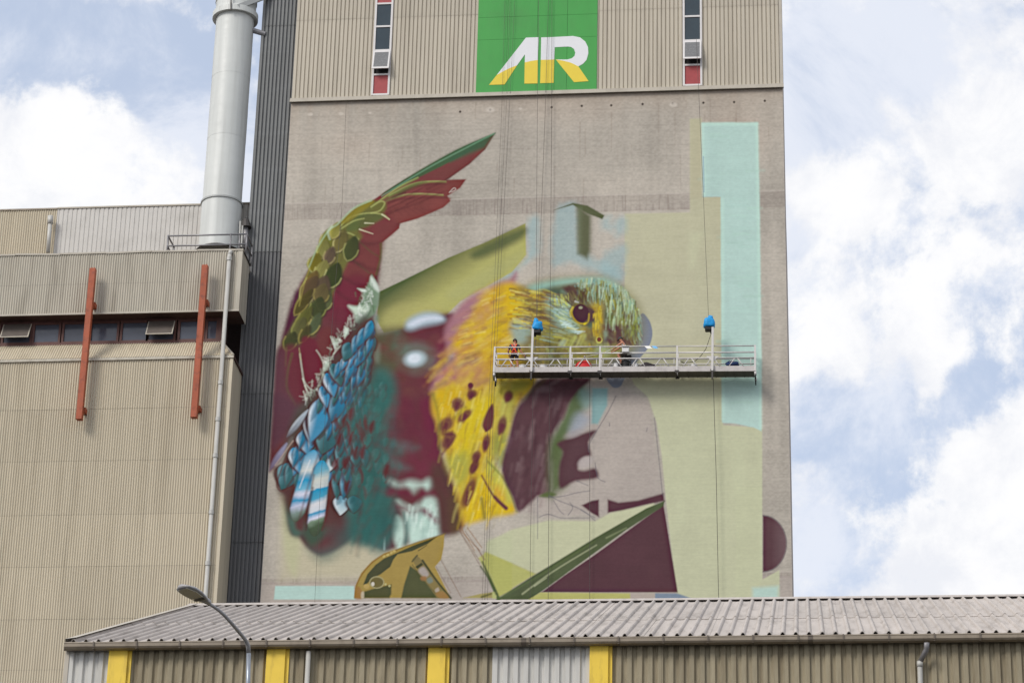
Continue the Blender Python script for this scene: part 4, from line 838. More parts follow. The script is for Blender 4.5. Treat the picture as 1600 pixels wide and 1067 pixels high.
    stroke(zb((740, 340), (880, 540), (1012, 700)), 1.6, 1.4, (66, 68, 46), .95, 1.2); stroke(zb((640, 350), (690, 290)), 1.2, 1, (90, 84, 52), .9); stroke(zb((640, 380), (780, 560), (860, 650)), .8, .8, (100, 92, 58), .8)
    poly(zb((670, 400), (730, 360), (745, 380), (690, 420)), (66, 66, 44), 1, .95, False); poly(zb((700, 440), (750, 400), (800, 470), (760, 500)), (168, 158, 152), 2.5, .9); poly(zb((780, 520), (820, 500), (840, 540), (800, 560)), (120, 130, 120), 2, .9); poly(zb((860, 620), (890, 600), (900, 630), (870, 645)), (176, 164, 150), 1.6, .9); poly(zb((870, 650), (940, 640), (990, 700), (900, 700)), (150, 116, 70), 2, .9); poly(zb((720, 500), (770, 490), (770, 530), (730, 530)), (150, 110, 72), 2, .8)
    ring = [(300 + 68 * math.cos(a), 550 + 55 * math.sin(a)) for a in np.linspace(0, 2 * math.pi, 17)]
    poly(zb(*ring[:-1]), (88, 84, 54), 1.4, .8, True); stroke(zb(*ring), .7, .7, (168, 160, 120), .95, 1, False)
    blob(*zb((203, 588))[0], 4.5, 3.8, (176, 150, 92), .95, 0, .5); blob(*zb((262, 566))[0], 2.6, 3.2, (206, 200, 186), .95, 0, .5); blob(*zb((385, 568))[0], 1.8, 1.8, (176, 168, 120), .9, 0, .5); blob(*zb((422, 584))[0], 2, 1.8, (176, 168, 120), .9, 0, .5)
    stroke(zb((90, 700), (105, 580), (160, 470), (260, 355), (380, 278), (490, 245)), 1.1, .8, (132, 98, 56), .8, 1.2); poly(zb((110, 590), (150, 620), (170, 700), (95, 700)), (150, 112, 66), 2, .85); poly(zb((150, 650), (175, 640), (175, 700), (150, 700)), (190, 180, 158), 1.6, .8)
    for x, y in ((370, 300), (405, 285), (440, 265), (470, 250)): blob(*zb((x, y))[0], 2.6, 1.8, (186, 164, 104), .9, -25, .6)
    stroke(zb((700, 245), (780, 195)), .8, .5, (84, 78, 48), .9, 1, False); stroke(zb((480, 240), (700, 160), (960, 80)), .7, .7, (112, 92, 52), .8, 1, False)
    poly(zb((1130, 700), (1290, 660), (1440, 640), (1440, 700)), (158, 146, 90), 1.5, .9, False); poly(zb((1410, 640), (1450, 640), (1450, 705), (1410, 705)), (176, 176, 120), 1.2, .9, False); stroke(zb((1310, 690), (1400, 660)), 1.6, 1.2, (90, 92, 56), .8, 1.4, False)
    stroke(zb((1300, 400), (1380, 520), (1450, 660)), 1.2, 1.8, (82, 92, 58), .9, 1.4)
    # spray edges stay crisp: local contrast of the paint layers
    def blur(im, r):
        for ax in (0, 1):
            for _ in range(2):
                pad = [(0, 0)] * 3; pad[ax] = (r + 1, r); q = np.cumsum(np.pad(im, pad, mode='edge'), axis=ax)
                im = (np.take(q, np.arange(2 * r + 1, q.shape[ax]), ax) - np.take(q, np.arange(0, q.shape[ax] - 2 * r - 1), ax)) / (2 * r + 1)
        return im
    painted = np.clip(np.abs(SHEET - base).sum(-1, keepdims=True) * 8 - .25, 0, 1)
    S0 = SHEET.astype(np.float64)
    SHEET[:] = np.clip(S0 + painted * (.38 * (S0 - blur(S0, 1)) + .16 * (S0 - blur(S0, 5))), .006, .95)
    lum = SHEET.mean(-1, keepdims=True); SHEET[:] = np.clip(lum + (SHEET - lum) * (1 + .02 * painted), .006, .95)
    ym = np.clip((np.minimum(SHEET[..., 0], SHEET[..., 1]) - SHEET[..., 2]) * 5 - .7, 0, 1); SHEET[..., 1] *= 1 + .09 * ym
    # board-mark grain over everything
    SHEET[:] *= (1 + .06 * streak_h + .07 * fine + .05 * streak_v)[..., None]
    np.clip(SHEET, .004, .95, out=SHEET)
# ---------------------------------------------------------------- setting
g = MB(); g.add([(-900, -300, 0), (900, -300, 0), (900, 1500, 0), (-900, 1500, 0)], [(0, 1, 2, 3)]).build('ground', M['asphalt'], kind='structure')

# ---------------------------------------------------------------- the mural: paint carried by a fine grid on the tower wall
TY = 124.; TX0, TX1 = -25.8, -.49; TZ0, TZ1 = 42.6, 70.2
def mural_material():
    m = bpy.data.materials.new('painted_concrete'); m.use_nodes = True; nt = m.node_tree; N = nt.nodes; L = nt.links; b = N['Principled BSDF']
    at_ = N.new('ShaderNodeAttribute'); at_.attribute_name = 'paint'; tc = N.new('ShaderNodeTexCoord')
    mp = N.new('ShaderNodeMapping'); mp.inputs['Scale'].default_value = (.6, 1, 7); L.new(tc.outputs['Object'], mp.inputs[0])
    n = N.new('ShaderNodeTexNoise'); n.inputs['Scale'].default_value = 2.4; n.inputs['Detail'].default_value = 6; L.new(mp.outputs[0], n.inputs['Vector'])
    r = N.new('ShaderNodeMapRange'); L.new(n.outputs[0], r.inputs[0]); r.inputs[1].default_value = .3; r.inputs[2].default_value = .7; r.inputs[3].default_value = .965; r.inputs[4].default_value = 1.03
    mx = N.new('ShaderNodeVectorMath'); mx.operation = 'SCALE'; L.new(at_.outputs['Color'], mx.inputs[0]); L.new(r.outputs[0], mx.inputs['Scale']); L.new(mx.outputs[0], b.inputs['Base Color'])
    b.inputs['Roughness'].default_value = .85; b.inputs['Specular IOR Level'].default_value = .25
    bp = N.new('ShaderNodeBump'); bp.inputs['Strength'].default_value = .15; bp.inputs['Distance'].default_value = .02; L.new(n.outputs[0], bp.inputs['Height']); L.new(bp.outputs[0], b.inputs['Normal'])
    return m
def mural_wall(parent):
    paint_mural()
    nx, nz = 800, 880
    X, Z = np.meshgrid(np.linspace(TX0, TX1, nx), np.linspace(TZ0, TZ1, nz))
    P = np.stack([X, np.full_like(X, TY), Z], -1).reshape(-1, 3); px, py = proj(P)
    u = np.clip(px - MX0 - .5, 0, MW - 1.001); v = np.clip(py - MY0 - .5, 0, MH - 1.001)
    iu = u.astype(int); iv = v.astype(int); fu = (u - iu)[:, None]; fv = (v - iv)[:, None]
    c = (SHEET[iv, iu] * (1 - fu) + SHEET[iv, iu + 1] * fu) * (1 - fv) + (SHEET[iv + 1, iu] * (1 - fu) + SHEET[iv + 1, iu + 1] * fu) * fv
    org = np.array(ORG[parent.name]); me = bpy.data.meshes.new('mural_wall'); n = nx * nz; nq = (nx - 1) * (nz - 1)
    me.vertices.add(n); me.vertices.foreach_set('co', (P - org).astype(np.float32).ravel())
    i = (np.arange(nz - 1)[:, None] * nx + np.arange(nx - 1)[None, :]).ravel()
    q = np.stack([i, i + 1, i + 1 + nx, i + nx], -1).astype(np.int32)
    me.loops.add(nq * 4); me.loops.foreach_set('vertex_index', q.ravel()); me.polygons.add(nq)
    me.polygons.foreach_set('loop_start', (np.arange(nq) * 4).astype(np.int32)); me.update(calc_edges=True)
    a = me.attributes.new('paint', 'FLOAT_COLOR', 'POINT'); a.data.foreach_set('color', np.concatenate([c, np.ones((n, 1))], 1).astype(np.float32).ravel())
    me.materials.append(mural_material()); o = bpy.data.objects.new('mural_wall', me); COL.objects.link(o); o.parent = parent; ORG[o.name] = ORG[parent.name]
    o['label'] = 'concrete wall with a half finished painted bird mural'
    return o

# ---------------------------------------------------------------- silo tower
tower = thing('silo_tower', 'tall concrete silo tower carrying the bird mural, beige ribbed cladding at its top', 'tower', (-13.1, 124, 0))
mural_wall(tower)
MB().box(TX0, TX1, TY, TY + 20, 0, TZ0).build('lower_wall', M['concrete'], tower)
MB().box(TX0 + .001, TX1 - .001, TY + .06, TY + 20, TZ0, TZ1).build('wall_core', M['concrete'], tower)
MB().box(TX0 + .02, TX1 - .02, TY + .10, TY + 20, TZ1, 92).build('upper_core', M['concrete'], tower)
RIB = [(0., 0.), (.02, .06), (.158, .06), (.178, 0.)]; RP = .2155
sx0 = at(743.5, 143, TY)[0]; sx1 = at(932.4, 138, TY)[0]
def strip_x(p): return at(p[0], p[1], TY)[0]
w1 = (at(579.7, 148.5, TY)[0], at(608.3, 147.5, TY)[0]); w2 = (at(1067, 133, TY)[0], at(1097.3, 132, TY)[0])
zj = at(700, 25, TY)[2]                       # lap joint across the cladding
for x0, x1 in ((TX0, w1[0]), (w1[1], sx0), (sx1, w2[0]), (w2[1], TX1)):
    for z0, z1, dy in ((TZ1 + .2, zj + .06, 0.), (zj, 92., -.012)):
        MB().ribbed(x0, x1, lambda x, z=z0, d=dy: (x, TY + .05 + d, z), lambda x, z=z1, d=dy: (x, TY + .05 + d, z), RIB, RP, phase=TX0).build('cladding_sheet', M['cladding'], tower)
MB().box(TX0 - .05, TX1 + .06, TY - .14, TY + .05, TZ1 + .02, TZ1 + .21).build('drip_flashing', M['flashing'], tower)
MB().box(TX0 - .05, TX1 + .06, TY - .18, TY - .141, TZ1 - .02, TZ1 + .06).build('drip_flashing', M['flashing'], tower)
MB().box(TX1 - .12, TX1 + .03, TY - .03, TY + .2, TZ1 + .22, 92).build('corner_trim', M['flashing'], tower)
# window strips
zs = lambda y: at(594, y, TY)[2]
for wi, (x0, x1) in enumerate((w1, w2)):
    st = MB()
    for xx in (x0, x1 - .10): st.box(xx, xx + .10, TY - .06, TY + .1, zs(149.5), 92)
    fr = st.build('window_strip', M['win_white'], tower, label='tall narrow window strip with white frame and red panels')
    def cell(ya, yb, mat, name, y=0.): return MB().box(x0 + .10, x1 - .10, TY + .0 + y, TY + .06 + y, zs(yb), zs(ya)).build(name, M[mat], fr)
    cell(118.6, 147, 'win_red', 'red_panel'); cell(44, 78, 'glass', 'pane'); cell(8, 41, 'glass', 'pane'); cell(-28, 5.5, 'win_red', 'red_panel'); cell(-64, -30, 'glass', 'pane')
    for yy in (148.4, 117.3, 79.6, 42.4, 6.8, -29): MB().box(x0 + .10, x1 - .10, TY - .05, TY + .08, zs(yy + 1.3), zs(yy - 1.3)).build('transom', M['win_white'], fr)
    MB().box(x0 + .10, x1 - .10, TY + .06, TY + .1, zs(117), zs(79)).build('opening_dark', M['black'], fr)  # black sheet standing in for the unlit gap behind the open sash
    # top-hung sash pushed open at the foot
    zt, zb = zs(80.5), zs(113); d = .34; xa, xb = x0 + .03, x1 - .03
    def sashpt(x, t): return (x, TY - .07 - d * t, zt + (zb - zt) * t)
    def sash_piece(xA, xB, tA, tB, dep): 
        v = [sashpt(xA, tA), sashpt(xB, tA), sashpt(xB, tB), sashpt(xA, tB)]; b = [(x, y + dep, z) for x, y, z in v]
        return v + b, [(0, 3, 2, 1), (4, 5, 6, 7), (0, 1, 5, 4), (1, 2, 6, 5), (2, 3, 7, 6), (3, 0, 4, 7)]
    sm = MB()
    for a in ((xa, xb, 0, .09), (xa, xb, .91, 1), (xa, xa + .08, .09, .91), (xb - .08, xb, .09, .91)): sm.add(*sash_piece(*a, .05))
    so_ = sm.build('sash', M['win_white'], fr)
    MB().add(*sash_piece(xa + .08, xb - .08, .09, .91, .03)).build('pane', M['glass_grey'], fr)

# company sign on the tower
sign = thing('sign', 'large green sign with white and yellow letters AR high on the tower', 'sign', (float((sx0 + sx1) / 2), TY - .05, TZ1 + .25))
SY = TY - .055; cw = (sx1 - sx0) / 4; zr = [at(840, 139.5, TY)[2], at(840, 61, TY)[2], at(840, 26, TY)[2], at(840, -40, TY)[2], at(840, -110, TY)[2]]
zr[0] = TZ1 + .24
for i in range(4):
    for k in range(4):
        MB().box(sx0 + i * cw + .006, sx0 + (i + 1) * cw - .006, SY, SY + .04, zr[k] + .006, zr[k + 1] - .006).build('panel', M['sign_green'], sign)
def zc3(*p): return [tuple(at(440 + a * .325, b * .325, SY)[[0, 2]]) for a, b in p]
def letter(name, mat, polys, y=0.):
    m = MB()
    for p in polys: m.plate(list(reversed(zc3(*p))), SY - .012 - y, SY - .002)
    o = m.build(name, M[mat], sign)
    bm = bmesh.new(); bm.from_mesh(o.data); bmesh.ops.triangulate(bm, faces=bm.faces[:]); bmesh.ops.recalc_face_normals(bm, faces=bm.faces[:]); bm.to_mesh(o.data); bm.free(); return o
letter('letter_top', 'sign_white', [[(1035, 362), (1175, 183), (1236, 181), (1233, 290), (1200, 295), (1169, 302), (1170, 263), (1132, 316), (1100, 328), (1065, 345)]])
letter('letter_foot', 'sign_yellow', [[(997, 410), (1035, 362), (1065, 345), (1100, 328), (1132, 316), (1072, 408)], [(1167, 404), (1169, 302), (1200, 295), (1233, 290), (1231, 403)]])
letter('letter_top', 'sign_white', [[(1248, 182), (1312, 180), (1400, 175), (1435, 182), (1460, 202), (1473, 228), (1475, 258), (1466, 290), (1450, 308), (1427, 321), (1390, 303), (1350, 293), (1318, 288), (1375, 288), (1396, 282), (1409, 270), (1412, 255), (1406, 238), (1392, 228), (1375, 226), (1313, 229), (1311, 288), (1246, 290)]])
letter('letter_foot', 'sign_yellow', [[(1246, 290), (1311, 288), (1308, 400), (1243, 402)], [(1318, 288), (1350, 293), (1390, 303), (1427, 321), (1476, 392), (1406, 397)]])

# ---------------------------------------------------------------- dark stair tower behind
DY = 124.5; dx0 = (at(415, 0, DY)[0] + at(348, 930, DY)[0]) / 2; dx1 = TX0 + .3
stair = thing('stair_tower', 'narrow charcoal ribbed stair tower between the chimney and the mural wall', 'tower', (float((dx0 + dx1) / 2), DY, 0))
MB().box(dx0 + .02, dx1, DY + .05, DY + 12, 0, 92).build('core', M['dark_clad'], stair)
DR = [(0., 0.), (.012, .08), (.11, .08), (.122, 0.)]
zz = [0., at(395, 848, DY)[2], at(405, 616, DY)[2], at(405, 395, DY)[2], at(430, 42, DY)[2], 92.]
for k in range(5):
    MB().ribbed(dx0, dx1, lambda x, z=zz[k]: (x, DY - .006 * (k % 2), z + .015), lambda x, z=zz[k + 1]: (x, DY - .006 * (k % 2), z - .015), DR, .2, phase=dx0).build('cladding_sheet', M['dark_clad' if k >= 3 else 'dark_clad_low'], stair)
MB().box(dx0 - .03, dx0 + .10, DY - .07, DY + .2, 0, 92).build('corner_trim', M['dark_clad'], stair)

# ---------------------------------------------------------------- chimney
HY = 124.4; ccx = float((at(366, 35, HY)[0] + at(349, 306, HY)[0]) / 2)
chim = thing('chimney', 'pale grey round steel chimney flue with flange beside the dark stair tower', 'chimney', (ccx, HY, float(at(348, 372, HY)[2])))
hz = lambda y, x=352: float(at(x, y, HY)[2])
R0 = 1.0
prof = []; zlist = [hz(392), hz(312)]
MB().lathe((ccx, HY, 0), [(R0 * 1.03, hz(396)), (R0 * 1.03, hz(318))], 64, False).build('base_shaft', M['chimney'], chim, True)
zk = [hz(318), hz(270), hz(222), hz(174), hz(126), hz(78), hz(30)]
for a, b in zip(zk[:-1], zk[1:]):
    MB().lathe((ccx, HY, 0), [(R0 - (.006 if zk.index(a) % 2 else 0), a), (R0 - (.006 if zk.index(a) % 2 else 0), b)], 64, False).build('shaft_section', M['chimney'], chim, True)
MB().lathe((ccx, HY, 0), [(R0 * 1.02, hz(321)), (R0 * 1.09, hz(321)), (R0 * 1.09, hz(318.5)), (R0 * 1.02, hz(318.5))], 48, False).build('joint_ring', M['chimney_trim'], chim)
MB().lathe((ccx, HY, 0), [(R0 + .01, hz(33)), (R0 * 1.2, hz(33)), (R0 * 1.2, hz(25)), (R0 * 1.06, hz(22)), (R0 * 1.06, hz(8)), (R0 * 1.1, hz(8)), (R0 * 1.1, hz(5)), (R0 * 1.04, hz(5)), (R0 * 1.04, hz(-60))], 48, False).build('top_flange', M['chimney'], chim)
p = at(372, 12, HY - 1.05); q = at(424, -9, DY - .1); MB().bar(p, q, .22, .26).build('stay_beam', M['chimney_trim'], chim)
p = at(388, 46, HY); q = at(415, 54, DY - .05); MB().tube([p, q], .14, 10).build('stay_pipe', M['steel_grey'], chim)
MB().bar(at(361, 16, HY - 1.22), at(361, -10, HY - 1.22), .06).build('cable_clip', M['dark_steel'], chim)
MB().lathe((ccx, HY, 0), [(R0 * 1.04, hz(396)), (R0 * 1.16, hz(396)), (R0 * 1.16, hz(395)), (R0 * 1.04, hz(393))], 48, False).build('roof_collar', M['dark_steel'], chim)
# small cowl and pipes at the chimney foot
cw_ = thing('vent_cowl', 'small dark vent cowl and pipes squeezed between chimney and stair tower', 'vent', tuple(map(float, at(384, 385, 124.2))))
MB().tube([at(384, 388, 124.2), at(384, 352, 124.2)], .13, 10).build('stack', M['steel_grey'], cw_, True)
MB().tube([at(384, 356, 124.2), at(384, 343, 124.2)], [.3, .16], 12).build('hood', M['dark_steel'], cw_)
for xx in (374.5, 378): MB().tube([at(xx - .6, 386, 123.4), at(xx + 1, 345 + (xx - 374) * 2, 123.4)], .045, 8).build('pipe', M['pipe'], cw_)

# ---------------------------------------------------------------- left building
YL = 122.2; YW = 123.0; XL = -60.
lx = float((at(366, 556, YL)[0] + at(337, 930, YL)[0]) / 2); zl = float(at(366, 556, YL)[2])
bx = float((at(380, 390, YL)[0] + at(372.5, 485, YL)[0]) / 2); zb0 = float(at(372.5, 485, YL)[2]); zb1 = float(at(380, 390, YL)[2])
wx = float(at(346, 534, YW)[0]); zw0 = float(at(346, 534, YW)[2]); zw1 = zb0 + .02
annex = thing('processing_building', 'tan corrugated building with a window band and overhanging upper box, left of the tower', 'building', (-33., float(YL), 0))
SIN = [(.122 * k / 6, .026 * (1 - math.cos(2 * math.pi * k / 6))) for k in range(6)]
zq = [0., 20., 36.] + [float(at(200, y, YL)[2]) for y in (1045, 966, 884, 803, 719, 638)] + [zl - .12]
zq = sorted(zq)
for a, b in zip(zq[:-1], zq[1:]):
    xb_ = [lx - .12 - 3.66 * k for k in range(0, 5)] + [XL]
    for x1_, x0_ in zip(xb_[:-1], xb_[1:]):
        d_ = random.uniform(0, .006)
        MB().ribbed(x0_, x1_, lambda x, z=a: (x, YL + d_, z), lambda x, z=b: (x, YL + d_, z - .008), SIN, .122).build('wall_sheet', M['tan_wall'], annex)
MB().box(lx - .13, lx + .02, YL - .05, YL + .06, 0, zl - .04).build('corner_trim', M['tan_wall'], annex)
MB().box(lx - .02, lx, YL + .06, DY - .08, 0, zl - .1).build('side_wall', M['tan_wall'], annex)
MB().box(XL, lx - .03, YL + .05, DY + 15, 0, zl - .15).build('core', M['soffit'], annex)
# sloping skirt under the windows with its hip
nrm = Vector((0, -(zl - zw0), 0)); sl_out = Vector((0, -abs(zw0 - zl), (YW - YL))).normalized()
MB().ribbed(XL, lx, lambda x: (x, YL - .06, zl), lambda x: (min(x, wx) if x > wx else x, YW, zw0), SIN, .122, out=tuple(sl_out)).build('skirt_roof', M['tan_wall'], annex)
MB().add([(lx + .02, YL - .08, zl + .02), (lx + .02, DY - .1, zl + .02), (wx, DY - .1, zw0), (wx, YW, zw0)], [(0, 1, 2, 3)]).build('skirt_roof', M['tan_wall'], annex)
MB().bar((lx + .02, YL - .08, zl + .03), (wx, YW - .02, zw0 + .03), .12, .05).build('hip_cap', M['flashing'], annex)
MB().box(XL, lx + .05, YL - .11, YL - .02, zl - .13, zl - .005).build('eave_flashing', M['tan_box'], annex)
MB().box(lx + .001, lx + .07, YL - .10, DY - .1, zl - .12, zl + .0).build('eave_flashing', M['soffit'], annex)
MB().box(XL, wx + .2, YW - .06, YW + .1, zw0 - .02, zw0 + .10).build('sill', M['brown'], annex)
MB().box(XL, wx, YW + .14, YW + 1.2, zw0, zw1).build('window_recess', M['soffit'], annex)
# windows
def win_x(p): return float(at(p, 520, YW)[0])
cells = [(-87, -46, 0), (-42, -1, 0), (5, 49, 1), (53, 93, 0), (99, 138, 0), (142, 184, 0), (190, 230, 0), (231, 273, 1), (280, 318, 0), (323, 339, 0)]
zt_ = zw1 - .12
for p0, p1, op in cells:
    x0, x1 = win_x(p0), win_x(p1)
    f = MB().box(x0 - .07, x0 + .04, YW - .05, YW + .13, zw0 + .1, zt_).box(x1 - .04, x1 + .07, YW - .05, YW + .13, zw0 + .1, zt_).box(x0 + .04, x1 - .04, YW - .05, YW + .13, zt_ - .08, zt_).box(x0 + .04, x1 - .04, YW - .05, YW + .13, zw0 + .1, zw0 + .17).build('window', M['brown'], annex)
    MB().box(x0 + .04, x1 - .04, YW + .04, YW + .06, zw0 + .17, zt_ - .08).build('pane', M['dark_glass'], f)
    if op:
        zt2, zb2 = zt_ - .05, zw0 + .28; d = .42
        def sp(x, t, dy=0.): return (x, YW - .07 - d * t + dy, zt2 + (zb2 - zt2) * t)
        for (a, b, t0, t1, mt, nm) in ((x0, x1, .94, 1., 'flashing', 'sash_rail'), (x0, x0 + .05, 0, .94, 'flashing', 'sash_stile'), (x1 - .05, x1, 0, .94, 'flashing', 'sash_stile'), (x0 + .05, x1 - .05, 0., .94, 'sash_panel', 'sash_glass')):
            MB().add([sp(a, t0), sp(b, t0), sp(b, t1), sp(a, t1), sp(a, t0, .04), sp(b, t0, .04), sp(b, t1, .04), sp(a, t1, .04)], [(0, 3, 2, 1), (4, 5, 6, 7), (0, 1, 5, 4), (1, 2, 6, 5), (2, 3, 7, 6), (3, 0, 4, 7)]).build(nm, M[mt], f)
MB().box(XL, wx + .05, YW - .02, YW + .12, zt_ + .001, zw1).build('lintel', M['brown'], annex)
MB().box(win_x(339) + .05, wx + .05, YW - .06, YW + .12, zw0 + .1, zt_).build('end_post', M['brown'], annex)
# overhanging box
zmid = float(at(100, 445, YL)[2])
for a, b in ((zb0, zmid), (zmid, zb1 - .06)):
    MB().ribbed(XL, bx - .18, lambda x, z=a: (x, YL, z), lambda x, z=b: (x, YL, z - .006), SIN, .122).build('box_sheet', M['tan_box'], annex)
MB().box(bx - .19, bx + .01, YL - .045, YL + .02, zb0, zb1 - .02).build('corner_trim', M['tan_box'], annex)
MB().box(bx - .02, bx, YL + .02, YL + 1.75, zb0, zb1 - .03).build('side_wall', M['tan_box'], annex)
MB().box(XL, bx - .03, YL + .03, YL + 1.7, zb0 + .02, zb1 - .05).build('box_core', M['soffit'], annex)
MB().box(XL, bx + .02, YL - .06, YL + .0, zb0 - .05, zb0 + .04).build('box_base_trim', M['flashing'], annex)
nseg = 14
for k in range(nseg):                       # parapet capping, slightly sagged lengths
    a = XL + (bx + .04 - XL) * k / nseg; b = XL + (bx + .04 - XL) * (k + 1) / nseg; dz = random.uniform(-.03, .03)
    MB().add([(a, YL - .07, zb1 - .06 + dz), (b - .01, YL - .07, zb1 - .06 - dz), (b - .01, YL + .25, zb1 - .06), (a, YL + .25, zb1 - .06), (a, YL - .07, zb1 + .03 + dz), (b - .01, YL - .07, zb1 + .03 - dz), (b - .01, YL + .25, zb1 + .03), (a, YL + .25, zb1 + .03)],
             [(0, 3, 2, 1), (4, 5, 6, 7), (0, 1, 5, 4), (1, 2, 6, 5), (2, 3, 7, 6), (3, 0, 4, 7)]).build('parapet_capping', M['flashing'], annex)
MB().box(bx - .02, bx + .05, YL + .25, YL + 1.8, zb1 - .07, zb1 + .02).build('parapet_capping', M['dark_steel'], annex)
MB().box(XL, bx - .05, YL + 1.7, 128., zb1 - .3, zb1 - .12).build('flat_roof', M['gutter'], annex)
# upper storey behind
YU = 126.; zu = float(at(310, 320.5, YU)[2]); zu_b = zb1 - .2; xs_ = float(at(88, 350, YU)[0]); xe = dx0 + 1.
SQ = [(0., 0.), (.02, .03), (.17, .03), (.19, 0.)]
MB().ribbed(XL, xs_, lambda x: (x, YU, zu_b), lambda x: (x, YU, zu - .05), SIN, .122).build('upper_wall', M['tan_wall'], annex, label='tan fine ribbed part of the upper storey')
MB().ribbed(xs_, xe, lambda x: (x, YU, zu_b), lambda x: (x, YU, zu - .02), SQ, .238).build('upper_wall', M['white_clad'], annex, label='off white ribbed part of the upper storey')
MB().box(XL, xe, YU + .05, YU + 14, zu_b, zu - .06).build('upper_core', M['soffit'], annex)
MB().box(XL, xs_, YU - .08, YU + .2, zu - .06, zu + .02).build('upper_capping', M['gutter'], annex); MB().box(xs_, xe, YU - .08, YU + .2, zu - .03, zu + .05).build('upper_capping', M['flashing'], annex)
vp = MB().tube([at(75, 395, 125.6), at(78.5, 345, 125.6)], .11, 10).build('vent_pipe', M['pipe'], annex, True); MB().tube([at(78.5, 350, 125.6), at(79, 338, 125.6)], [.15, .15], 10).build('vent_cap', M['pipe'], annex, True)
# raking red-oxide posts
for (xa, ya), (xb, yb) in (((146, 420.5), (123.5, 656)), ((321, 415.5), (303, 653))):
    YP = YL - .55; x = float((at(xa, ya, YP)[0] + at(xb, yb, YP)[0]) / 2); z1_, z0_ = float(at(xa, ya, YP)[2]), float(at(xb, yb, YP)[2])
    p = MB().box(x - .15, x + .15, YP - .15, YP + .15, z0_, z1_).build('steel_post', M['orange'], annex, bevel=.012)
    for zc in (zb0 + .35, z0_ + .62): MB().box(x + .03, x + .22, YP + .15, YL + .02, zc - .14, zc + .10).build('bracket', M['orange'], p)
    MB().box(x - .08, x - .05, YP - .02, YP + .02, z1_, z1_ + .1).box(x + .05, x + .08, YP - .02, YP + .02, z1_, z1_ + .1).build('lug', M['orange'], p)
YD = YL - .22; xd = float((at(357.5, 400, YD)[0] + at(323, 920, YD)[0]) / 2)
dp = MB().tube([(xd, YD, 0), (xd, YD, float(at(359, 398, YD)[2]))], .105, 12).build('downpipe', M['pipe'], annex, True)
for yy in (405, 598, 655, 712, 800, 880): z = float(at(340, yy, YD)[2]); MB().lathe((xd, YD, z), [(.135, -.1), (.135, .1)], 12).build('pipe_collar', M['pipe'], dp)
MB().tube([(xd, YD, float(at(359, 398, YD)[2])), (xd + .02, YD + .1, float(at(359, 392, YD)[2])), (xd + .03, YD + .4, float(at(359, 390, YD)[2]))], .105, 10).build('pipe_bend', M['pipe'], dp, True)
# roof guard rail
YR = YL + .25; rail = thing('guard_rail', 'grey tube guard rail on the flat roof in front of the chimney foot', 'railing', tuple(map(float, at(320, 388, YR))))
rz0 = float(at(320, 386.5, YR)[2]); rz1 = float(at(320, 367.5, YR)[2]); rx0 = float(at(262, 378, YR)[0]); rx1 = bx + .1
for z in (rz1, rz0 + .12): MB().tube([(rx0, YR, z), (rx1, YR, z)], .045, 8).build('rail', M['steel_grey'], rail, True); MB().tube([(rx0, YR, z), (rx0 + .02, YR + 1.3, z)], .045, 8).build('rail', M['steel_grey'], rail, True); MB().tube([(rx1, YR, z), (rx1, YR + 1.4, z)], .045, 8).build('rail', M['steel_grey'], rail, True)
for x, y in ((rx0, YR), (float(at(360, 378, YR)[0]), YR), (rx1, YR), (rx0 + .02, YR + 1.3), (rx1, YR + 1.4), (float(at(374, 378, YR)[0]), YR + .02)): MB().tube([(x, y, zb1 - .12), (x, y, rz1 + .05)], .04, 8).build('post', M['steel_grey'], rail, True)

# ---------------------------------------------------------------- front shed
SYE = 38.; PH = math.radians(21.8); ex0 = float(at(106, 998, SYE)[0]); ex1 = 9.; ze = float(at(800, 995.5, SYE)[2])
def ridge_t():
    lo, hi = 0., 30.
    for _ in range(60):
        t = (lo + hi) / 2; y = proj((-4., SYE + t * math.cos(PH), ze + t * math.sin(PH)))[1]
        lo, hi = (t, hi) if y > 942 else (lo, t)
    return lo
RT = ridge_t(); ry, rz_ = SYE + RT * math.cos(PH), ze + RT * math.sin(PH)
shed = thing('shed', 'long low shed with grey ribbed cement roof and yellow columns in the foreground', 'building', (-4., float(SYE), 0))
on = (0, -math.sin(PH), math.cos(PH)); CP = .188
CRP = [(0., 0.), (.058, .004)] + [(.066 + .072 * k / 6, .040 * math.sin(math.pi * k / 6) ** .7 + .004) for k in range(7)]
def rp(x, t, h=0.): return (x, SYE + t * math.cos(PH) - h * math.sin(PH), ze + t * math.sin(PH) + h * math.cos(PH))
nsh = int(math.ceil((ex1 - ex0) / (5 * CP))); tm = RT * .42
for k in range(nsh):
    x0 = ex0 + k * 5 * CP; x1 = x0 + 5 * CP
    for t0, t1, h in ((-.05, tm + .12, 0.), (tm, RT - .02, .010)):
        jx = random.uniform(-.004, .004); hj = random.uniform(0, .004)
        m = MB().ribbed(x0, x1 - .0005, lambda x, t=t0 + random.uniform(-.012, .012): rp(x, t, h + hj), lambda x, t=t1: rp(x, t, h + hj), CRP, CP, out=on, phase=ex0)
        o = m.build('roof_sheet', M['roof'], shed, False)
        sm_ = o.modifiers.new('thickness', 'SOLIDIFY'); sm_.thickness = .008; sm_.offset = -1
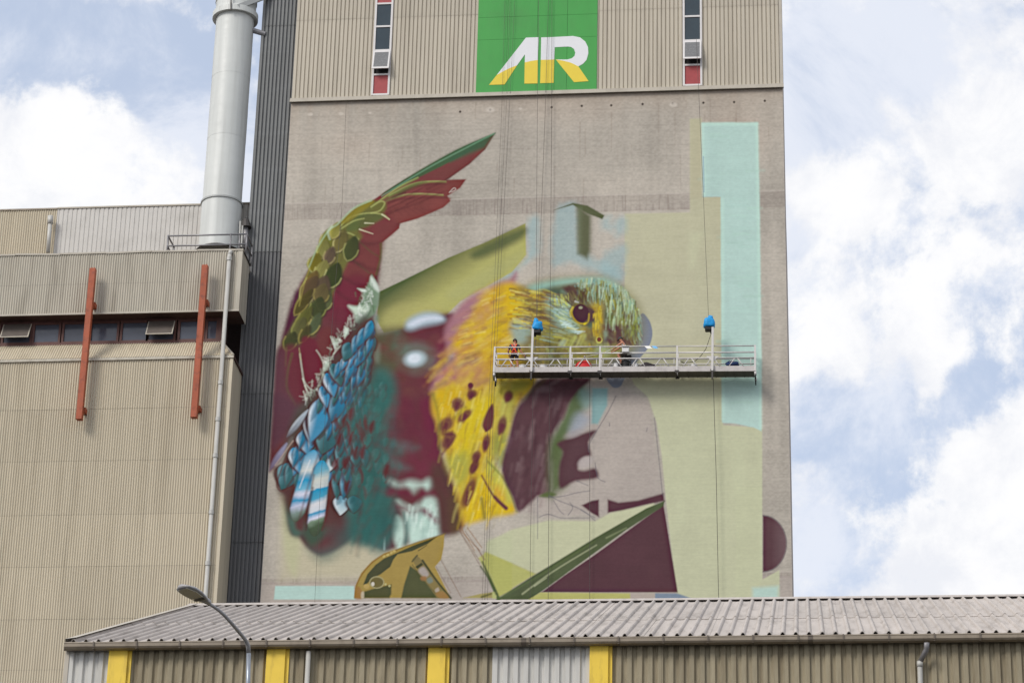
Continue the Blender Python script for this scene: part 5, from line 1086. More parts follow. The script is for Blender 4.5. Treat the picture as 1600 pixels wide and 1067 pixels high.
# ridge cap, back slope, verge
MB().add([rp(ex0, RT - .30, .050), rp(ex1, RT - .30, .050), rp(ex1, RT + .02, .062), rp(ex0, RT + .02, .062), rp(ex0, RT - .30, .058), rp(ex1, RT - .30, .058), rp(ex1, RT + .02, .07), rp(ex0, RT + .02, .07)], [(0, 3, 2, 1), (4, 5, 6, 7), (0, 1, 5, 4), (1, 2, 6, 5), (2, 3, 7, 6), (3, 0, 4, 7)]).build('ridge_cap', M['roof'], shed)
MB().add([(ex0, ry, rz_ + .05), (ex1, ry, rz_ + .05), (ex1, ry + RT * math.cos(PH), ze), (ex0, ry + RT * math.cos(PH), ze)], [(0, 1, 2, 3)]).build('rear_roof', M['roof'], shed)
MB().add([rp(ex0 - .02, -.06, .05), rp(ex0 + .15, -.06, .07), rp(ex0 + .15, RT, .07), rp(ex0 - .02, RT, .05), rp(ex0 - .02, -.06, -.12), rp(ex0 - .02, RT, -.12)], [(0, 1, 2, 3), (0, 3, 5, 4)]).build('verge_flashing', M['flashing'], shed)
# gutter and its brackets
gp = [(SYE - .10, ze - .035), (SYE - .105, ze - .048), (SYE - .098, ze - .056), (SYE - .094, ze - .10), (SYE - .07, ze - .125), (SYE + .02, ze - .13), (SYE + .02, ze - .02), (SYE + .012, ze - .02), (SYE + .012, ze - .115), (SYE - .065, ze - .115), (SYE - .084, ze - .095), (SYE - .09, ze - .035)]
gut = MB().prism(gp, ex0 - .02, ex1).build('gutter', M['gutter'], shed)
br = None
for k in range(31):
    x = ex0 + .42 + k * .64
    if br is None: br = MB().box(x - .010, x + .010, SYE - .116, SYE - .108, ze - .115, ze - .03).box(x - .010, x + .010, SYE - .107, SYE + .01, ze - .142, ze - .134).build('gutter_bracket', M['gutter_dark'], gut)
    else: again(br, dx=k * .64)
for k in range(4): x = ex0 + 2.6 + k * 4.1; MB().prism([(a - .004 if a < SYE - .05 else a, b - .003) for a, b in gp], x, x + .07).build('gutter_joint', M['gutter_dark'], gut)
MB().box(ex0 - .05, ex1, SYE + .021, SYE + .05, ze - .12, ze - .02).build('fascia', M['soffit'], shed)
# walls
SW = SYE + .13; zwall = ze - .03
def swx(p): return float(at(p, 1030, SW)[0])
WP = [(0., 0.), (.02, .038), (.085, .038), (.105, 0.)]; WPP = .149
segs = [(106, 172, 'shed_white'), (207, 418, 'shed_wall'), (453, 670, 'shed_wall'), (703, 770, 'shed_wall'), (770, 923, 'shed_white'), (957, 1110, 'shed_wall'), (1110, 1265, 'shed_wall'), (1265, 1420, 'shed_wall'), (1420, 1575, 'shed_wall'), (1575, 1730, 'shed_wall')]
for p0, p1, mt in segs:
    x0, x1 = swx(p0), swx(p1); n = 1 if p1 - p0 < 110 else (2 if p1 - p0 < 230 else 3)
    for j in range(n):
        a = x0 + (x1 - x0) * j / n; b = x0 + (x1 - x0) * (j + 1) / n
        MB().ribbed(a, b, lambda x: (x, SW + (0.004 if j % 2 else 0), 0.), lambda x: (x, SW + (.004 if j % 2 else 0), zwall), WP, WPP, phase=ex0).build('wall_sheet', M[mt], shed, label='pale translucent wall sheet' if mt == 'shed_white' else None)
for p0, p1 in ((172, 207), (418, 453), (670, 703), (922, 957), (1690, 1724)):
    x0, x1 = swx(p0), swx(p1)
    c = MB().box(x0, x1 - .05, SW - .10, SW + .1, 0, zwall).build('column', M['yellow'], shed, bevel=.006)
    MB().box(x1 - .049, x1, SW - .062, SW + .1, 0, zwall).build('column_edge', M['yellow'], c)
MB().box(ex0 + .02, ex1, SW + .06, ry + RT * math.cos(PH) - .3, 0, ze - .1).build('core', M['soffit'], shed)
MB().box(ex0 - .045, ex0 + .02, SW - .05, SW + .3, 0, zwall).build('corner_trim', M['flashing'], shed)
MB().add([(ex0 - .002, SW, ze - .1), (ex0 - .002, ry, rz_ - .06), (ex0 - .002, ry + RT * math.cos(PH) - .3, ze - .1)], [(0, 1, 2)]).build('gable', M['shed_wall'], shed)
MB().box(ex0 - .01, ex0 + .015, SW + .3, ry + RT * math.cos(PH) - .3, 0, ze - .1).build('end_wall', M['shed_wall'], shed)
xp = swx(483.5); dp = MB().tube([(xp, SW - .1, 0), (xp, SW - .1, ze - .17)], .036, 12).build('downpipe', M['pipe'], shed, True)
xp = swx(1436.5)
pth = [(xp, SW - .09, 0), (xp, SW - .09, ze - .46), (xp + .004, SW - .095, ze - .41), (xp + .09, SW - .19, ze - .27), (xp + .10, SW - .21, ze - .24), (xp + .10, SW - .26, ze - .18)]
MB().tube(pth[:3], .038, 12).build('downpipe', M['pipe'], shed, True); MB().tube(pth[2:], .039, 12).build('downpipe_offset', M['steel_grey'], shed, True); MB().tube([(xp, SW - .09, ze - .48), (xp + .004, SW - .095, ze - .40)], .046, 12).build('pipe_collar', M['pipe'], shed, True)

# ---------------------------------------------------------------- street lamp
lp = [at(387.6, 1067, 31.2), at(388.6, 1020, 31.2), at(387.6, 1008, 31.17), at(384, 1000, 31.1), at(379.5, 994, 31.), at(364, 975.5, 30.72), at(350, 960, 30.52), at(342, 953, 30.44), at(333, 946.5, 30.35), at(323, 941, 30.25)]
lx0, ly0 = float(lp[0][0]), float(lp[0][1])
lamp = thing('street_lamp', 'grey street lamp with curved arm and flat oval head in front of the shed', 'street lamp', (lx0, ly0, 0))
MB().tube([(lx0, ly0, 0), (lx0, ly0, 6), tuple(lp[0]), tuple(lp[1])], [.075, .05, .026, .026], 14).build('pole', M['lamp_pole'], lamp, True)
MB().tube(lp[1:], [.026, .026, .024, .023, .022, .021, .021, .020, .020], 12).build('arm', M['lamp_head'], lamp, True)
hA = Vector(at(327, 943, 30.28)); hB = Vector(at(282.5, 916, 29.86)); ax = hB - hA; ax = Vector((ax.x, ax.y, 0)); HL = ax.length; ax.normalize(); sd_ = Vector((-ax.y, ax.x, 0)); zh0 = (hA.z + hB.z) / 2
def headpt(t, s, h): return tuple(Vector((hA.x, hA.y, hA.z + (hB.z - hA.z) * t)) + ax * HL * t + sd_ * s + Vector((0, 0, h)))
hm = MB(); n_ = 12; wprof = [(0., .032), (.12, .045), (.25, .08), (.5, .125), (.75, .135), (.92, .11), (1., .05)]
rings = []
for t, w in wprof:
    top = .055 if t < .9 else .03
    rings.append([headpt(t, w * math.cos(a), (top if math.sin(a) > 0 else .018) * math.sin(a)) for a in [2 * math.pi * k / n_ for k in range(n_)]])
vs_ = [p for r in rings for p in r]; fs_ = [(i * n_ + k, i * n_ + (k + 1) % n_, (i + 1) * n_ + (k + 1) % n_, (i + 1) * n_ + k) for i in range(len(rings) - 1) for k in range(n_)] + [tuple(reversed(range(n_))), tuple((len(rings) - 1) * n_ + k for k in range(n_))]
head_o = hm.add(vs_, fs_).build('lamp_head', M['lamp_head'], lamp, True)
MB().add([headpt(t, s, -.022) for t, s in ((.42, -.09), (.7, -.105), (.93, -.07), (.93, .07), (.7, .105), (.42, .09))] + [headpt(t, s, -.010) for t, s in ((.42, -.09), (.7, -.105), (.93, -.07), (.93, .07), (.7, .105), (.42, .09))], [(0, 1, 2, 3, 4, 5), (11, 10, 9, 8, 7, 6)] + [(i, i + 6, (i + 1) % 6 + 6, (i + 1) % 6) for i in range(6)]).build('lens', M['lamp_lens'], head_o)
MB().add([headpt(t, s, -.0255) for t, s in ((.30, -.075), (.40, -.088), (.40, .088), (.30, .075))], [(0, 1, 2, 3)]).build('gear_cover', M['dark_steel'], head_o)

# ---------------------------------------------------------------- suspended work platform
PF, PB = 122.95, 123.7
pz = float(at(975, 573.2, PF)[2]); zfb = float(at(975, 580.8, PF)[2])
PX = lambda x: float(at(x, 565, PF)[0])
plat = thing('suspended_platform', 'long aluminium suspended work platform hanging in front of the mural', 'platform', (PX(975), float((PF + PB) / 2), zfb))
TILT = .0155; plat.rotation_euler.y = math.atan(TILT)          # hangs a little high at its left end
h_top, h_mid, h_ch = float(at(975, 541.5, PF)[2]) - pz, float(at(975, 551.8, PF)[2]) - pz, float(at(975, 560, PF)[2]) - pz
secs = [(771.5, 890.5), (890.5, 937), (937, 1057.5), (1057.5, 1180)]
for p0, p1 in secs:
    x0, x1 = PX(p0) + .03, PX(p1) - .03
    MB().box(x0, x1, PF - .02, PF + .03, zfb, pz + .02).build('toe_board', M['alu_deck'], plat); MB().box(x0, x1, PB - .03, PB + .02, zfb, pz + .02).build('toe_board', M['alu_deck'], plat)
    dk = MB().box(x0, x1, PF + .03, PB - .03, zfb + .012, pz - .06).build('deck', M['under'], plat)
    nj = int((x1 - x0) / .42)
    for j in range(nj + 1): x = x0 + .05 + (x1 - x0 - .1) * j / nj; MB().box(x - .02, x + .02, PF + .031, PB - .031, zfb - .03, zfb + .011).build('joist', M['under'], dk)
    for yy in (PF, PB):
        MB().tube([(x0, yy, pz + h_top), (x1, yy, pz + h_top)], .033, 8).build('top_rail', M['alu'], plat, True)
        MB().tube([(x0, yy, pz + h_mid), (x1, yy, pz + h_mid)], .03, 8).build('mid_rail', M['alu'], plat, True)
        MB().tube([(x0, yy, pz + h_ch), (x1, yy, pz + h_ch)], .036, 8).build('truss_chord', M['alu'], plat, True)
dg = None
for ap in (793.5, 830.5, 868, 913, 960, 997, 1034, 1078, 1113, 1150):
    for yy in (PF, PB):
        for s in (-1, 1):
            x = PX(ap); MB().tube([(x + s * .07, yy, pz + h_ch - .02), (x + s * .36, yy, pz - .02)], .027, 6).build('diagonal', M['alu'], plat, True)
for p in (772, 890.5, 937, 1057.5, 1179.5):
    for yy in (PF, PB):
        xs2 = (PX(p),)
        for x in xs2: MB().box(x - .042, x + .042, yy - .036, yy + .036, pz - .25, pz + h_top + (.03)).build('post', M['alu'], plat)
        if p not in (772, 1179.5): MB().box(PX(p) - .1, PX(p) + .1, yy - .045, yy + .045, zfb - .06, zfb + .06).build('clamp', M['dark_steel'], plat)
for p in (778, 886, 896, 932, 942, 1053, 1062, 1173): MB().tube([(PX(p), PF, pz), (PX(p), PF, pz + h_ch)], .02, 6).build('strut', M['alu'], plat, True)
for p in (772, 1179.5):
    x = PX(p)
    for z in (h_top, h_mid, h_ch): MB().tube([(x, PF, pz + z), (x, PB, pz + z)], .026, 8).build('end_rail', M['alu'], plat, True)
    for j, yy in enumerate((PF + .03, PB - .03)):
        MB().tube([(x, yy, zfb + .05), (x + .02, yy, zfb - .16)], .04, 8).build('castor_stem', M['alu'], plat)
        MB().tube([(x + .02 - .03, yy, zfb - .30), (x + .02 + .03, yy, zfb - .30)], .13, 14).build('castor_wheel', M['black'], plat, True)
        MB().tube([(x + .02 - .05, yy, zfb - .12), (x + .02 + .05, yy, zfb - .12)], .10, 12).build('bumper_wheel', M['alu'], plat, True)
def mast(p, ytop):
    x = PX(p); zt = float(at(p, ytop, PF)[2]); yy = PF - .09
    mm = MB().box(x - .055, x + .055, yy - .05, yy + .05, zfb - .02, zt).build('mast', M['alu'], plat, bevel=.008)
    MB().box(x - .04, x + .04, yy - .04, yy + .06, zfb - .42, zfb - .021).build('mast_foot', M['dark_steel'], plat)
    MB().plate([(x - .31, pz + h_ch + .08), (x + .31, pz + h_ch + .08), (x + .06, pz + h_ch - .16), (x - .06, pz + h_ch - .16)], yy + .051, yy + .07).build('gusset', M['alu'], plat)
    MB().tube([(x - .09, yy, zfb + .03), (x + .09, yy, zfb + .03)], .05, 8).build('pin', M['dark_steel'], plat)
    return x, yy, zt
mL = mast(830.8, 513); mR = mast(1113, 510.5)
def lumpy(c, r, seed, n=3, amp=.18, mat='blue', name='tarpaulin_cover', parent=None, zcut=None):
    bm = bmesh.new(); bmesh.ops.create_icosphere(bm, subdivisions=n, radius=1.); rr = random.Random(seed)
    ph = [(rr.uniform(-4, 4), rr.uniform(-4, 4), rr.uniform(-4, 4), rr.uniform(0, 6)) for _ in range(9)]
    for v in bm.verts:
        d = v.co.normalized(); k = 1 + amp * sum(math.sin(d.x * a * 1.3 + d.y * b * 1.3 + d.z * e * 1.3 + f) for a, b, e, f in ph) / 3.2
        e_ = 2.0 if mat != 'blue' else 3.6; n_e = (abs(d.x) ** e_ + abs(d.y) ** e_ + abs(d.z) ** e_) ** (-1 / e_); q = Vector((d.x * r[0], d.y * r[1], d.z * r[2])) * (k * n_e)
        if zcut is not None and q.z < zcut: q.z = zcut + (q.z - zcut) * .15
        v.co = q + Vector(c)
    m = MB(); bm.verts.index_update(); m.v = [tuple(v.co) for v in bm.verts]; m.f = [tuple(v.index for v in f.verts) for f in bm.faces]; bm.free()
    return m.build(name, M[mat], parent, True)
def hoist(px, py, side, label, seed):
    c = Vector(at(px, py, PF + .05)); h = thing('hoist_motor', label, 'hoist', (c.x, c.y, c.z - .3), 'winch motors on the work platform')
    lumpy((c.x, c.y, c.z), (.25, .24, .27), seed, 3, .16, parent=h, zcut=-.2); lumpy((c.x - side * .06, c.y, c.z + .27), (.12, .12, .15), seed + 4, 2, .16, parent=h)
    MB().box(c.x - .20, c.x + .18, c.y - .17, c.y + .17, c.z - .40, c.z - .16).build('motor_body', M['black'], h, bevel=.03)
    MB().tube([(c.x - side * .1, c.y, c.z - .34), (c.x - side * .1, c.y, c.z - .52)], .05, 8).build('rope_guide', M['black'], h, True)
    MB().bar((c.x, c.y - .12, c.z - .24), (mL[0] if side > 0 else mR[0], mL[1], c.z - .24), .06).build('mount_bar', M['dark_steel'], h)
    return c
hL = hoist(839.5, 510.5, 1, 'blue tarpaulin wrapped hoist on the left mast above the standing painter', 5); hR = hoist(1108, 505.5, -1, 'blue tarpaulin wrapped hoist on the right mast over the mint paint', 23)

# ropes hanging down the wall
def rope(pts, Y, label, r=.010):
    P = [Vector(at(x, y, Y if not isinstance(Y, tuple) else Y[i])) for i, (x, y) in enumerate(pts)]
    o = MB().tube(P, r, 5).build('cable', M['cable'], None); tag(o, label, 'cable', 'cables hanging in front of the mural'); return o
rope([(842, -30), (839.5, 180), (838, 393), (838.2, 494)], (123.4, 123.3, 123.1, PF + .05), 'taut hoist cable rising from the left blue hoist past the green sign')
rope([(1088, 60), (1092, 150), (1099, 306), (1107, 494)], (123.5, 123.4, 123.2, PF + .05), 'slanting hoist cable rising from the right blue hoist over the mint paint')
rope([(862.5, -30), (862, 180), (860, 420), (858.5, 640), (857, 850), (856.5, 945)], 123.82, 'dark cable crossing the letter R and running down past the plum chest', .011)
rope([(858, -30), (851.6, 180), (846, 330), (841, 460), (833, 600), (829, 840), (828, 945)], 123.84, 'thin slack cable just right of the left hoist line')
rope([(790, -30), (784, 170), (771, 480), (763, 640), (757, 841), (753, 945)], 123.86, 'leftmost of the three thin cables over the yellow neck', .007)
rope([(798, -30), (792, 150), (775, 480), (767, 640), (760.6, 841), (757, 945)], 123.85, 'middle of the three thin cables over the yellow neck', .007)
rope([(806, -30), (797, 150), (779, 480), (771, 640), (764.5, 841), (761, 945)], 123.84, 'rightmost of the three thin cables over the yellow neck', .007)
rope([(541, 158), (534, 330), (521, 478), (509, 640), (500, 770), (491.5, 945)], 123.8, 'lone thin cable running down across the blue feathers', .008)
rope([(921.5, 592), (921.5, 945)], 123.8, 'cable hanging below the platform near the sketched hand', .012)
rope([(1114.5, 592), (1119, 740), (1123, 945)], 123.7, 'cable hanging below the right mast over the pale green field', .014)
rope([(1111.5, 520), (1103, 545), (1095, 556), (1085, 565), (1068, 567), (1060, 562)], (PF, PF + .1, PF + .2, PF + .3, PF + .4, PF + .4), 'loose power cable drooping from the right hoist to the deck', .016)

# ---------------------------------------------------------------- things on the deck
DZ = pz - .06; DMY = 123.22
def deck_at(px, Y=DMY):
    x = float(at(px, 568, Y)[0]); return Vector((x, Y, DZ - TILT * (x - plat.location.x)))
def tub(px, Y, label, r=.15, h=.24, mat='white_plastic', inner='paint_lilac'):
    c = deck_at(px, Y); t = thing('paint_tub', label, 'tub', tuple(c), 'paint tubs on the platform deck')
    MB().lathe(tuple(c), [(r * .86, 0), (r, h), (r * 1.06, h), (r * 1.06, h + .02), (r * .97, h + .02), (r * .9, h * .72)], 18).build('tub_body', M[mat], t); MB().lathe(tuple(c), [(r * .88, h * .725), (r * .88, h * .74)], 18).build('paint', M[inner], t); return t
tub(817, DMY, 'wide white paint tub at the heels of the standing painter', .2); tub(849, DMY, 'white paint tub just right of the left mast', .2); tub(962.5, DMY - .1, 'white paint tub left of the crouching painter', .13, .27); tub(993, DMY - .1, 'white paint tub between the dark cloth and the crouching painter', .13, .27); tub(1083.5, DMY, 'white paint tub near the right mast', .15, .25)
# red tarp heap
c = deck_at(912); rt = thing('red_tarpaulin', 'bright red tarpaulin heap on the platform deck', 'tarpaulin', tuple(c)); hw = .42
o = lumpy((c.x, c.y, c.z + .12), (.42, .25, .42), 31, 3, .08, 'red', 'folded_sheet', rt, -.08)
c = deck_at(1010); dc = lumpy((c.x, c.y, c.z + .1), (.40, .22, .26), 41, 3, .22, 'cloth_dark', 'dark_cloth', None, -.06); tag(dc, 'crumpled dark cloth lying on the deck right of the crouching painter', 'cloth')
c = deck_at(1144, DMY - .1); bg_ = thing('tool_bag', 'navy blue bag lying at the right end of the deck', 'bag', tuple(c))
lumpy((c.x, c.y, c.z + .22), (.3, .17, .16), 51, 3, .2, 'navy', 'bag_body', bg_); MB().tube([(c.x - .12, c.y - .12, c.z + .3), (c.x - .02, c.y - .16, c.z + .40), (c.x + .1, c.y - .12, c.z + .3)], .016, 6).build('strap', M['paper'], bg_, True)
c = deck_at(977.5); bk = thing('black_bucket', 'black bucket on the deck beneath the crouching painter', 'bucket', tuple(c))
MB().lathe(tuple(c), [(.17, 0), (.21, .42), (.225, .42), (.225, .45), (.2, .45), (.18, .1)], 20).build('bucket_body', M['black'], bk); MB().tube([(c.x - .21, c.y, c.z + .4), (c.x - .15, c.y - .2, c.z + .30), (c.x + .15, c.y - .2, c.z + .30), (c.x + .21, c.y, c.z + .4)], .01, 6).build('handle', M['dark_steel'], bk)
c = Vector(at(977.5, 546, PF - .12)); wb = thing('paint_pail', 'white paint pail hooked on the top rail beside the crouching painter', 'pail', (c.x, c.y, c.z - .17))
MB().box(c.x - .17, c.x + .17, c.y - .09, c.y + .09, c.z - .17, c.z + .13).build('pail_body', M['white_plastic'], wb, bevel=.025); MB().box(c.x - .19, c.x + .19, c.y - .1, c.y + .1, c.z + .131, c.z + .16).build('rim', M['white_plastic'], wb); MB().box(c.x - .15, c.x + .15, c.y - .105, c.y - .101, c.z + .06, c.z + .10).build('dark_band', M['dark_steel'], wb); MB().tube([(c.x, c.y + .05, c.z + .16), (c.x, PF, pz + h_top + .04)], .012, 6).build('hook', M['dark_steel'], wb)
for px, w, mt, lb in ((1013, .26, 'paper', 'white paper sheet clipped to the top rail right of the crouching painter'), (1023.5, .2, 'paper_blue', 'pale blue paper sheet clipped to the top rail beside the white one')):
    c = Vector(at(px, 543.5, PF - .04)); d = .07
    o = MB().add([(c.x - w / 2 - d, c.y - .03, c.z + .09), (c.x + w / 2 - d, c.y - .03, c.z + .09), (c.x + w / 2 + d, c.y - .14, c.z - .09), (c.x - w / 2 + d, c.y - .14, c.z - .09), (c.x - w / 2 - d, c.y - .026, c.z + .094), (c.x + w / 2 - d, c.y - .026, c.z + .094), (c.x + w / 2 + d, c.y - .136, c.z - .086), (c.x - w / 2 + d, c.y - .136, c.z - .086)], [(0, 3, 2, 1), (4, 5, 6, 7), (0, 1, 5, 4), (1, 2, 6, 5), (2, 3, 7, 6), (3, 0, 4, 7)]).build('paper_sheet', M[mt], None); tag(o, lb, 'paper')

# ---------------------------------------------------------------- people
def skin_mesh(name, verts, edges, mat, parent, root=0, sub=2):
    # verts: (x, y, z, rx, ry); one continuous skinned surface
    org = ORG[parent.name]; me = bpy.data.meshes.new(name); me.from_pydata([tuple(Vector(v[:3]) - org) for v in verts], edges, []); me.update()
    o = bpy.data.objects.new(name, me); COL.objects.link(o); o.parent = parent; ORG[o.name] = org
    md = o.modifiers.new('skin', 'SKIN'); md.use_smooth_shade = True
    for i, v in enumerate(verts):
        s = me.skin_vertices[0].data[i]; s.radius = (v[3], v[4] if len(v) > 4 else v[3]); s.use_root = (i == root)
    sb = o.modifiers.new('sub', 'SUBSURF'); sb.levels = sub; sb.render_levels = sub
    me.materials.append(mat); return o
def figure(J, base, person, mats, sleeve='short', vest=False):
    # J: joints in metres from base (x right, y away, z up)
    P = {k: Vector(v) + base for k, v in J.items()}
    V = []; E = []; idx = {}
    def add(k, p, rx, ry=None): idx[k] = len(V); V.append((*p, rx, ry if ry else rx))
    def con(a, b): E.append((idx[a], idx[b]))
    add('pelvis', P['pelvis'], .145, .11); add('waist', P['pelvis'].lerp(P['chest'], .45), .135, .10); add('chest', P['chest'], .165, .115); add('neck0', P['chest'].lerp(P['head'], .48), .062); add('neck', P['chest'].lerp(P['head'], .66), .056)
    add('jaw', P['chest'].lerp(P['head'], .86) + P['fwd'] * .02 - base * 0, .075, .08); add('head', P['head'], .088, .10); add('crown', P['head'] + P['upv'] * .085, .07, .078); add('nose', P['head'] + P['fwd'] * .115 - P['upv'] * .03, .014)
    for a, b in (('pelvis', 'waist'), ('waist', 'chest'), ('chest', 'neck0'), ('neck0', 'neck'), ('neck', 'jaw'), ('jaw', 'head'), ('head', 'crown'), ('head', 'nose')): con(a, b)
    for s in 'LR':
        add('sh' + s, P['sh' + s], .062); add('el' + s, P['el' + s], .043); add('fa' + s, P['el' + s].lerp(P['wr' + s], .35), .043); add('wr' + s, P['wr' + s], .028); con('chest', 'sh' + s); con('sh' + s, 'el' + s); con('el' + s, 'fa' + s); con('fa' + s, 'wr' + s)
        hd = (P['wr' + s] - P['el' + s]).normalized(); side = hd.cross(Vector((0, 0, 1)))
        side = side.normalized() if side.length > .05 else Vector((1, 0, 0)); nrm_ = hd.cross(side)
        add('palm' + s, P['wr' + s] + hd * .06, .038, .02); con('wr' + s, 'palm' + s)
        for k in range(4):
            o_ = side * (-.027 + .018 * k); ln = (.06, .07, .066, .052)[k]
            add(f'f{k}a' + s, P['wr' + s] + hd * .095 + o_, .0095); add(f'f{k}b' + s, P['wr' + s] + hd * (.095 + ln * .5) + o_ + nrm_ * .015, .009); add(f'f{k}c' + s, P['wr' + s] + hd * (.095 + ln * .75) + o_ + nrm_ * .04, .008); con('palm' + s, f'f{k}a' + s); con(f'f{k}a' + s, f'f{k}b' + s); con(f'f{k}b' + s, f'f{k}c' + s)
        add('ta' + s, P['wr' + s] + hd * .05 - side * .045 + nrm_ * .01, .011); add('tb' + s, P['wr' + s] + hd * .09 - side * .055 + nrm_ * .03, .009); con('palm' + s, 'ta' + s); con('ta' + s, 'tb' + s)
        add('hip' + s, P['hip' + s], .095); add('th' + s, P['hip' + s].lerp(P['kn' + s], .5), .082); add('kn' + s, P['kn' + s], .058); add('ca' + s, P['kn' + s].lerp(P['an' + s], .35), .056); add('an' + s, P['an' + s], .038); add('toe' + s, P['toe' + s], .035, .028)
        for a, b in (('pelvis', 'hip'), ('hip', 'th'), ('th', 'kn'), ('kn', 'ca'), ('ca', 'an'), ('an', 'toe')): con(a + (s if a != 'pelvis' else ''), b + s)
    skin_mesh('body', V, E, M['skin'], person)
    # clothes
    V2 = []; E2 = []
    def a2(p, r, ry=None): V2.append((*p, r, ry or r)); return len(V2) - 1
    w = a2(P['pelvis'].lerp(P['chest'], .12), .165, .128); m_ = a2(P['pelvis'].lerp(P['chest'], .55), .158, .122); c_ = a2(P['chest'], .19, .136); n_ = a2(P['chest'].lerp(P['head'], .40), .085, .08); E2 += [(w, m_), (m_, c_), (c_, n_)]
    for s in 'LR':
        h = a2(P['sh' + s], .078 if not vest else .05); E2.append((c_, h))
        if not vest: e_ = a2(P['sh' + s].lerp(P['el' + s], .75), .064); E2.append((h, e_))
    skin_mesh('vest' if vest else 't_shirt', V2, E2, mats['top'], person, 1)
    V3 = []; E3 = []
    def a3(p, r, ry=None): V3.append((*p, r, ry or r)); return len(V3) - 1
    w = a3(P['pelvis'].lerp(P['chest'], .22), .16, .125); p_ = a3(P['pelvis'], .172, .135); E3.append((w, p_))
    for s in 'LR':
        h = a3(P['hip' + s], .115); k_ = a3(P['hip' + s].lerp(P['kn' + s], .82), .102); E3 += [(p_, h), (h, k_)]
    skin_mesh('shorts', V3, E3, mats['shorts'], person, 1)
    for s in 'LR':
        f = (P['toe' + s] - P['an' + s]); skin_mesh('shoe', [(*(P['an' + s] - f * .25 - Vector((0, 0, .03))), .05, .05), (*(P['an' + s] + f * .5 - Vector((0, 0, .03))), .05, .045), (*(P['toe' + s] + f * .1 - Vector((0, 0, .01))), .042, .036)], [(0, 1), (1, 2)], M['shoe'], person, 0, 1)
    # cap: dome and peak
    up = P['upv'].normalized() if P['upv'].length else Vector((0, 0, 1)); fw = P['fwd'].normalized(); sd = fw.cross(up).normalized(); hc = P['head'] + up * .025
    cm = MB(); rr = []
    for i in range(6):
        a = math.pi / 2 * i / 5.2
        rr.append([tuple(hc + (fw * math.cos(b) * .125 + sd * math.sin(b) * .108) * math.cos(a) + up * (.135 * math.sin(a))) for b in [2 * math.pi * k / 16 for k in range(16)]])
    cm.add([p for r in rr for p in r], [(i * 16 + k, i * 16 + (k + 1) % 16, (i + 1) * 16 + (k + 1) % 16, (i + 1) * 16 + k) for i in range(5) for k in range(16)] + [tuple(80 + k for k in range(16))])
    cap_o = cm.build('cap', M['cap'], person, True)
    bs = mats.get('peak', 1.); pk = [hc + fw * (.11 * math.cos(a)) * bs + sd * (.10 * math.sin(a)) for a in [math.radians(d) for d in range(-70, 71, 20)]]; po = [hc + fw * (.11 * math.cos(a) + .085 * math.cos(a)) * bs + sd * (.105 * math.sin(a)) - up * .02 for a in [math.radians(d) for d in range(-70, 71, 20)]]
    n = len(pk); MB().add([tuple(p) for p in pk + po] + [tuple(p + up * .008) for p in pk + po], [(i, i + 1, n + i + 1, n + i) for i in range(n - 1)] + [(2 * n + i, 3 * n + i, 3 * n + i + 1, 2 * n + i + 1) for i in range(n - 1)]).build('peak', M['cap'], cap_o)
    return P
b1 = deck_at(803.5, 123.35); p1 = thing('person', 'person standing back turned in dark tee, orange harness and black shorts, reaching to the wall', 'person', tuple(b1), 'painters on the platform')
J1 = dict(pelvis=(0, 0, .95), chest=(-.02, .05, 1.36), head=(.0, .10, 1.66), fwd=(.25, .95, -.1), upv=(0, .1, 1), shL=(-.21, .05, 1.42), shR=(.19, .06, 1.42), elL=(-.33, .12, 1.16), elR=(.30, .10, 1.14), wrL=(-.30, .36, 1.06), wrR=(.46, .16, .94), hipL=(-.10, 0, .92), hipR=(.10, 0, .92), knL=(-.14, .05, .50), knR=(.15, .03, .50), anL=(-.17, 0, .10), anR=(.20, -.02, .10), toeL=(-.19, .18, .06), toeR=(.24, .16, .06))
for k in ('fwd', 'upv'): pass
def run_figure(J, base, person, mats, vest=False):
    JJ = {k: v for k, v in J.items()}
    for k in ('fwd', 'upv'): JJ[k] = tuple(Vector(J[k]).normalized() - base)       # directions survive the shift to the base
    return figure(JJ, base, person, mats, vest=vest)
P1 = run_figure(J1, b1, p1, dict(top=M['tee'], shorts=M['shorts']))
bk_ = lambda x, z, y=-.135: b1 + Vector((x, y, z))
MB().tube([bk_(-.14, 1.44, -.06), bk_(-.10, 1.36, -.105), bk_(0, 1.2, -.118), bk_(.10, 1.0, -.155), bk_(.13, .93, -.15)], .03, 6).build('harness_strap', M['hivis'], p1, True); MB().tube([bk_(.11, 1.46, -.05), bk_(.08, 1.36, -.105), bk_(0.0, 1.2, -.122), bk_(-.12, 1.0, -.15)], .03, 6).build('harness_strap', M['hivis'], p1, True)
MB().tube([bk_(-.17, .985, -.06), bk_(-.1, .975, -.148), bk_(.1, .975, -.152), bk_(.17, .985, -.06)], .022, 6).build('harness_belt', M['hivis'], p1, True); MB().plate([(b1.x - .08, b1.z + 1.30), (b1.x + .07, b1.z + 1.30), (b1.x + .05, b1.z + 1.10), (b1.x - .04, b1.z + 1.10)], b1.y - .135, b1.y - .118).build('harness_plate', M['hivis'], p1)
MB().box(b1.x + .15, b1.x + .22, b1.y - .10, b1.y + .02, b1.z + .82, b1.z + .98).build('belt_pouch', M['paper'], p1, bevel=.01)
wr = P1['wrR']; o = thing('spray_can', 'dark spray can in the hand of the standing painter', 'spray can', tuple(wr + Vector((.05, 0, -.12)))); cxx = wr + Vector((.06, .02, -.05))
MB().lathe(tuple(cxx), [(.033, -.12), (.033, .06), (.02, .075)], 12).build('can', M['cap'], o, True); MB().lathe(tuple(cxx), [(.014, .076), (.014, .10)], 10).build('nozzle', M['paper'], o)
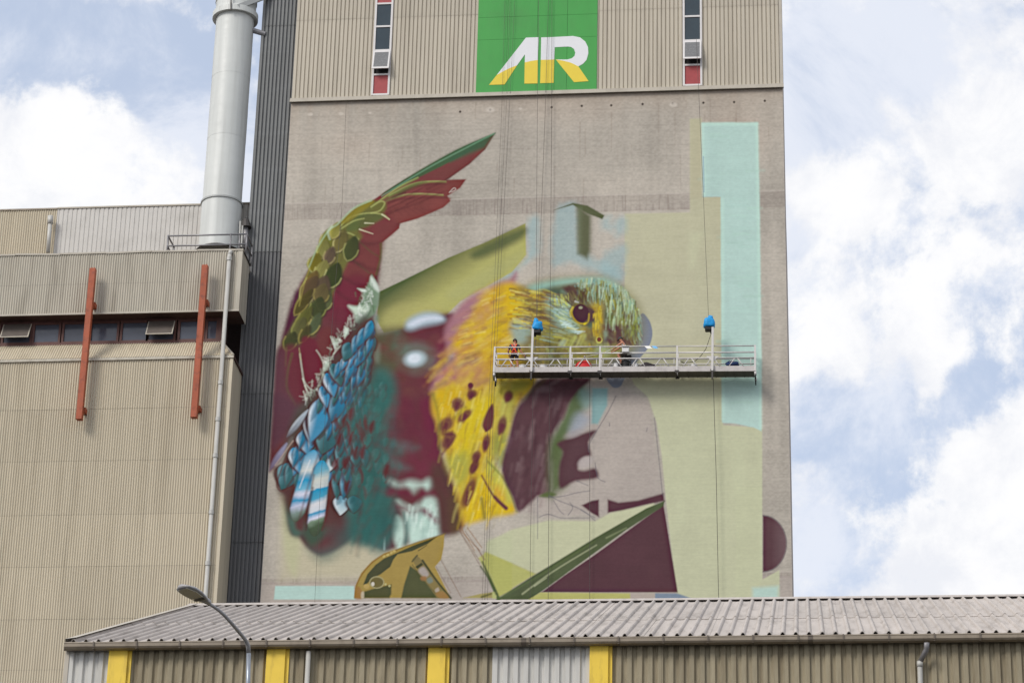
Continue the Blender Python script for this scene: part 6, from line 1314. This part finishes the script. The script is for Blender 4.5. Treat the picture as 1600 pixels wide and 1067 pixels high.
b2 = deck_at(976, 123.35); p2 = thing('person', 'person crouching in white vest and grey cap, painting to the left beside the white pail', 'person', tuple(b2), 'painters on the platform')
J2 = dict(pelvis=(.06, .02, 0.98), chest=(-.06, .0, 1.40), head=(-.20, -.01, 1.68), fwd=(-.92, .05, -.38), upv=(-.38, 0, .92), shL=(-.09, -.17, 1.47), shR=(-.10, .17, 1.47), elL=(-.32, -.20, 1.30), elR=(-.36, .16, 1.26), wrL=(-.56, -.16, 1.12), wrR=(-.60, .12, 1.10), hipL=(.04, -.10, 0.96), hipR=(.04, .12, 0.96), knL=(-.32, -.14, 0.82), knR=(-.30, .16, 0.80), anL=(-.12, -.12, 0.40), anR=(-.08, .16, 0.40), toeL=(-.30, -.13, 0.34), toeR=(-.26, .16, 0.34))
P2 = run_figure(J2, b2, p2, dict(top=M['vest'], shorts=M['khaki']), True)
st = thing('step_stool', 'low dark stool under the crouching painter', 'stool', tuple(b2 + Vector((.12, .02, 0))))
MB().box(b2.x - .05, b2.x + .33, b2.y - .14, b2.y + .2, b2.z + .76, b2.z + .81).build('seat', M['cloth_dark'], st, bevel=.01)
for sx in (-.03, .31):
    for sy in (-.12, .18):
        MB().tube([(b2.x + sx, b2.y + sy, b2.z), (b2.x + sx * .9 + .01, b2.y + sy * .9, b2.z + .76)], .018, 6).build('leg', M['dark_steel'], st, True)
MB().box(b2.x - .34, b2.x + .12, b2.y - .16, b2.y + .22, b2.z + .26, b2.z + .30).build('foot_step', M['dark_steel'], st)
wr = P2['wrL']; br_ = thing('paint_roller', 'thin pole held out by the crouching painter over the red tarpaulin', 'roller', tuple(wr))
MB().tube([tuple(wr + Vector((.10, .02, .08))), tuple(wr + Vector((-.5, .1, -.16))), tuple(wr + Vector((-1.4, .2, -.30)))], .012, 6).build('pole', M['paper'], br_, True); MB().tube([tuple(wr + Vector((-1.4, .13, -.30))), tuple(wr + Vector((-1.4, .30, -.30)))], .04, 10).build('roller_sleeve', M['vest'], br_, True)
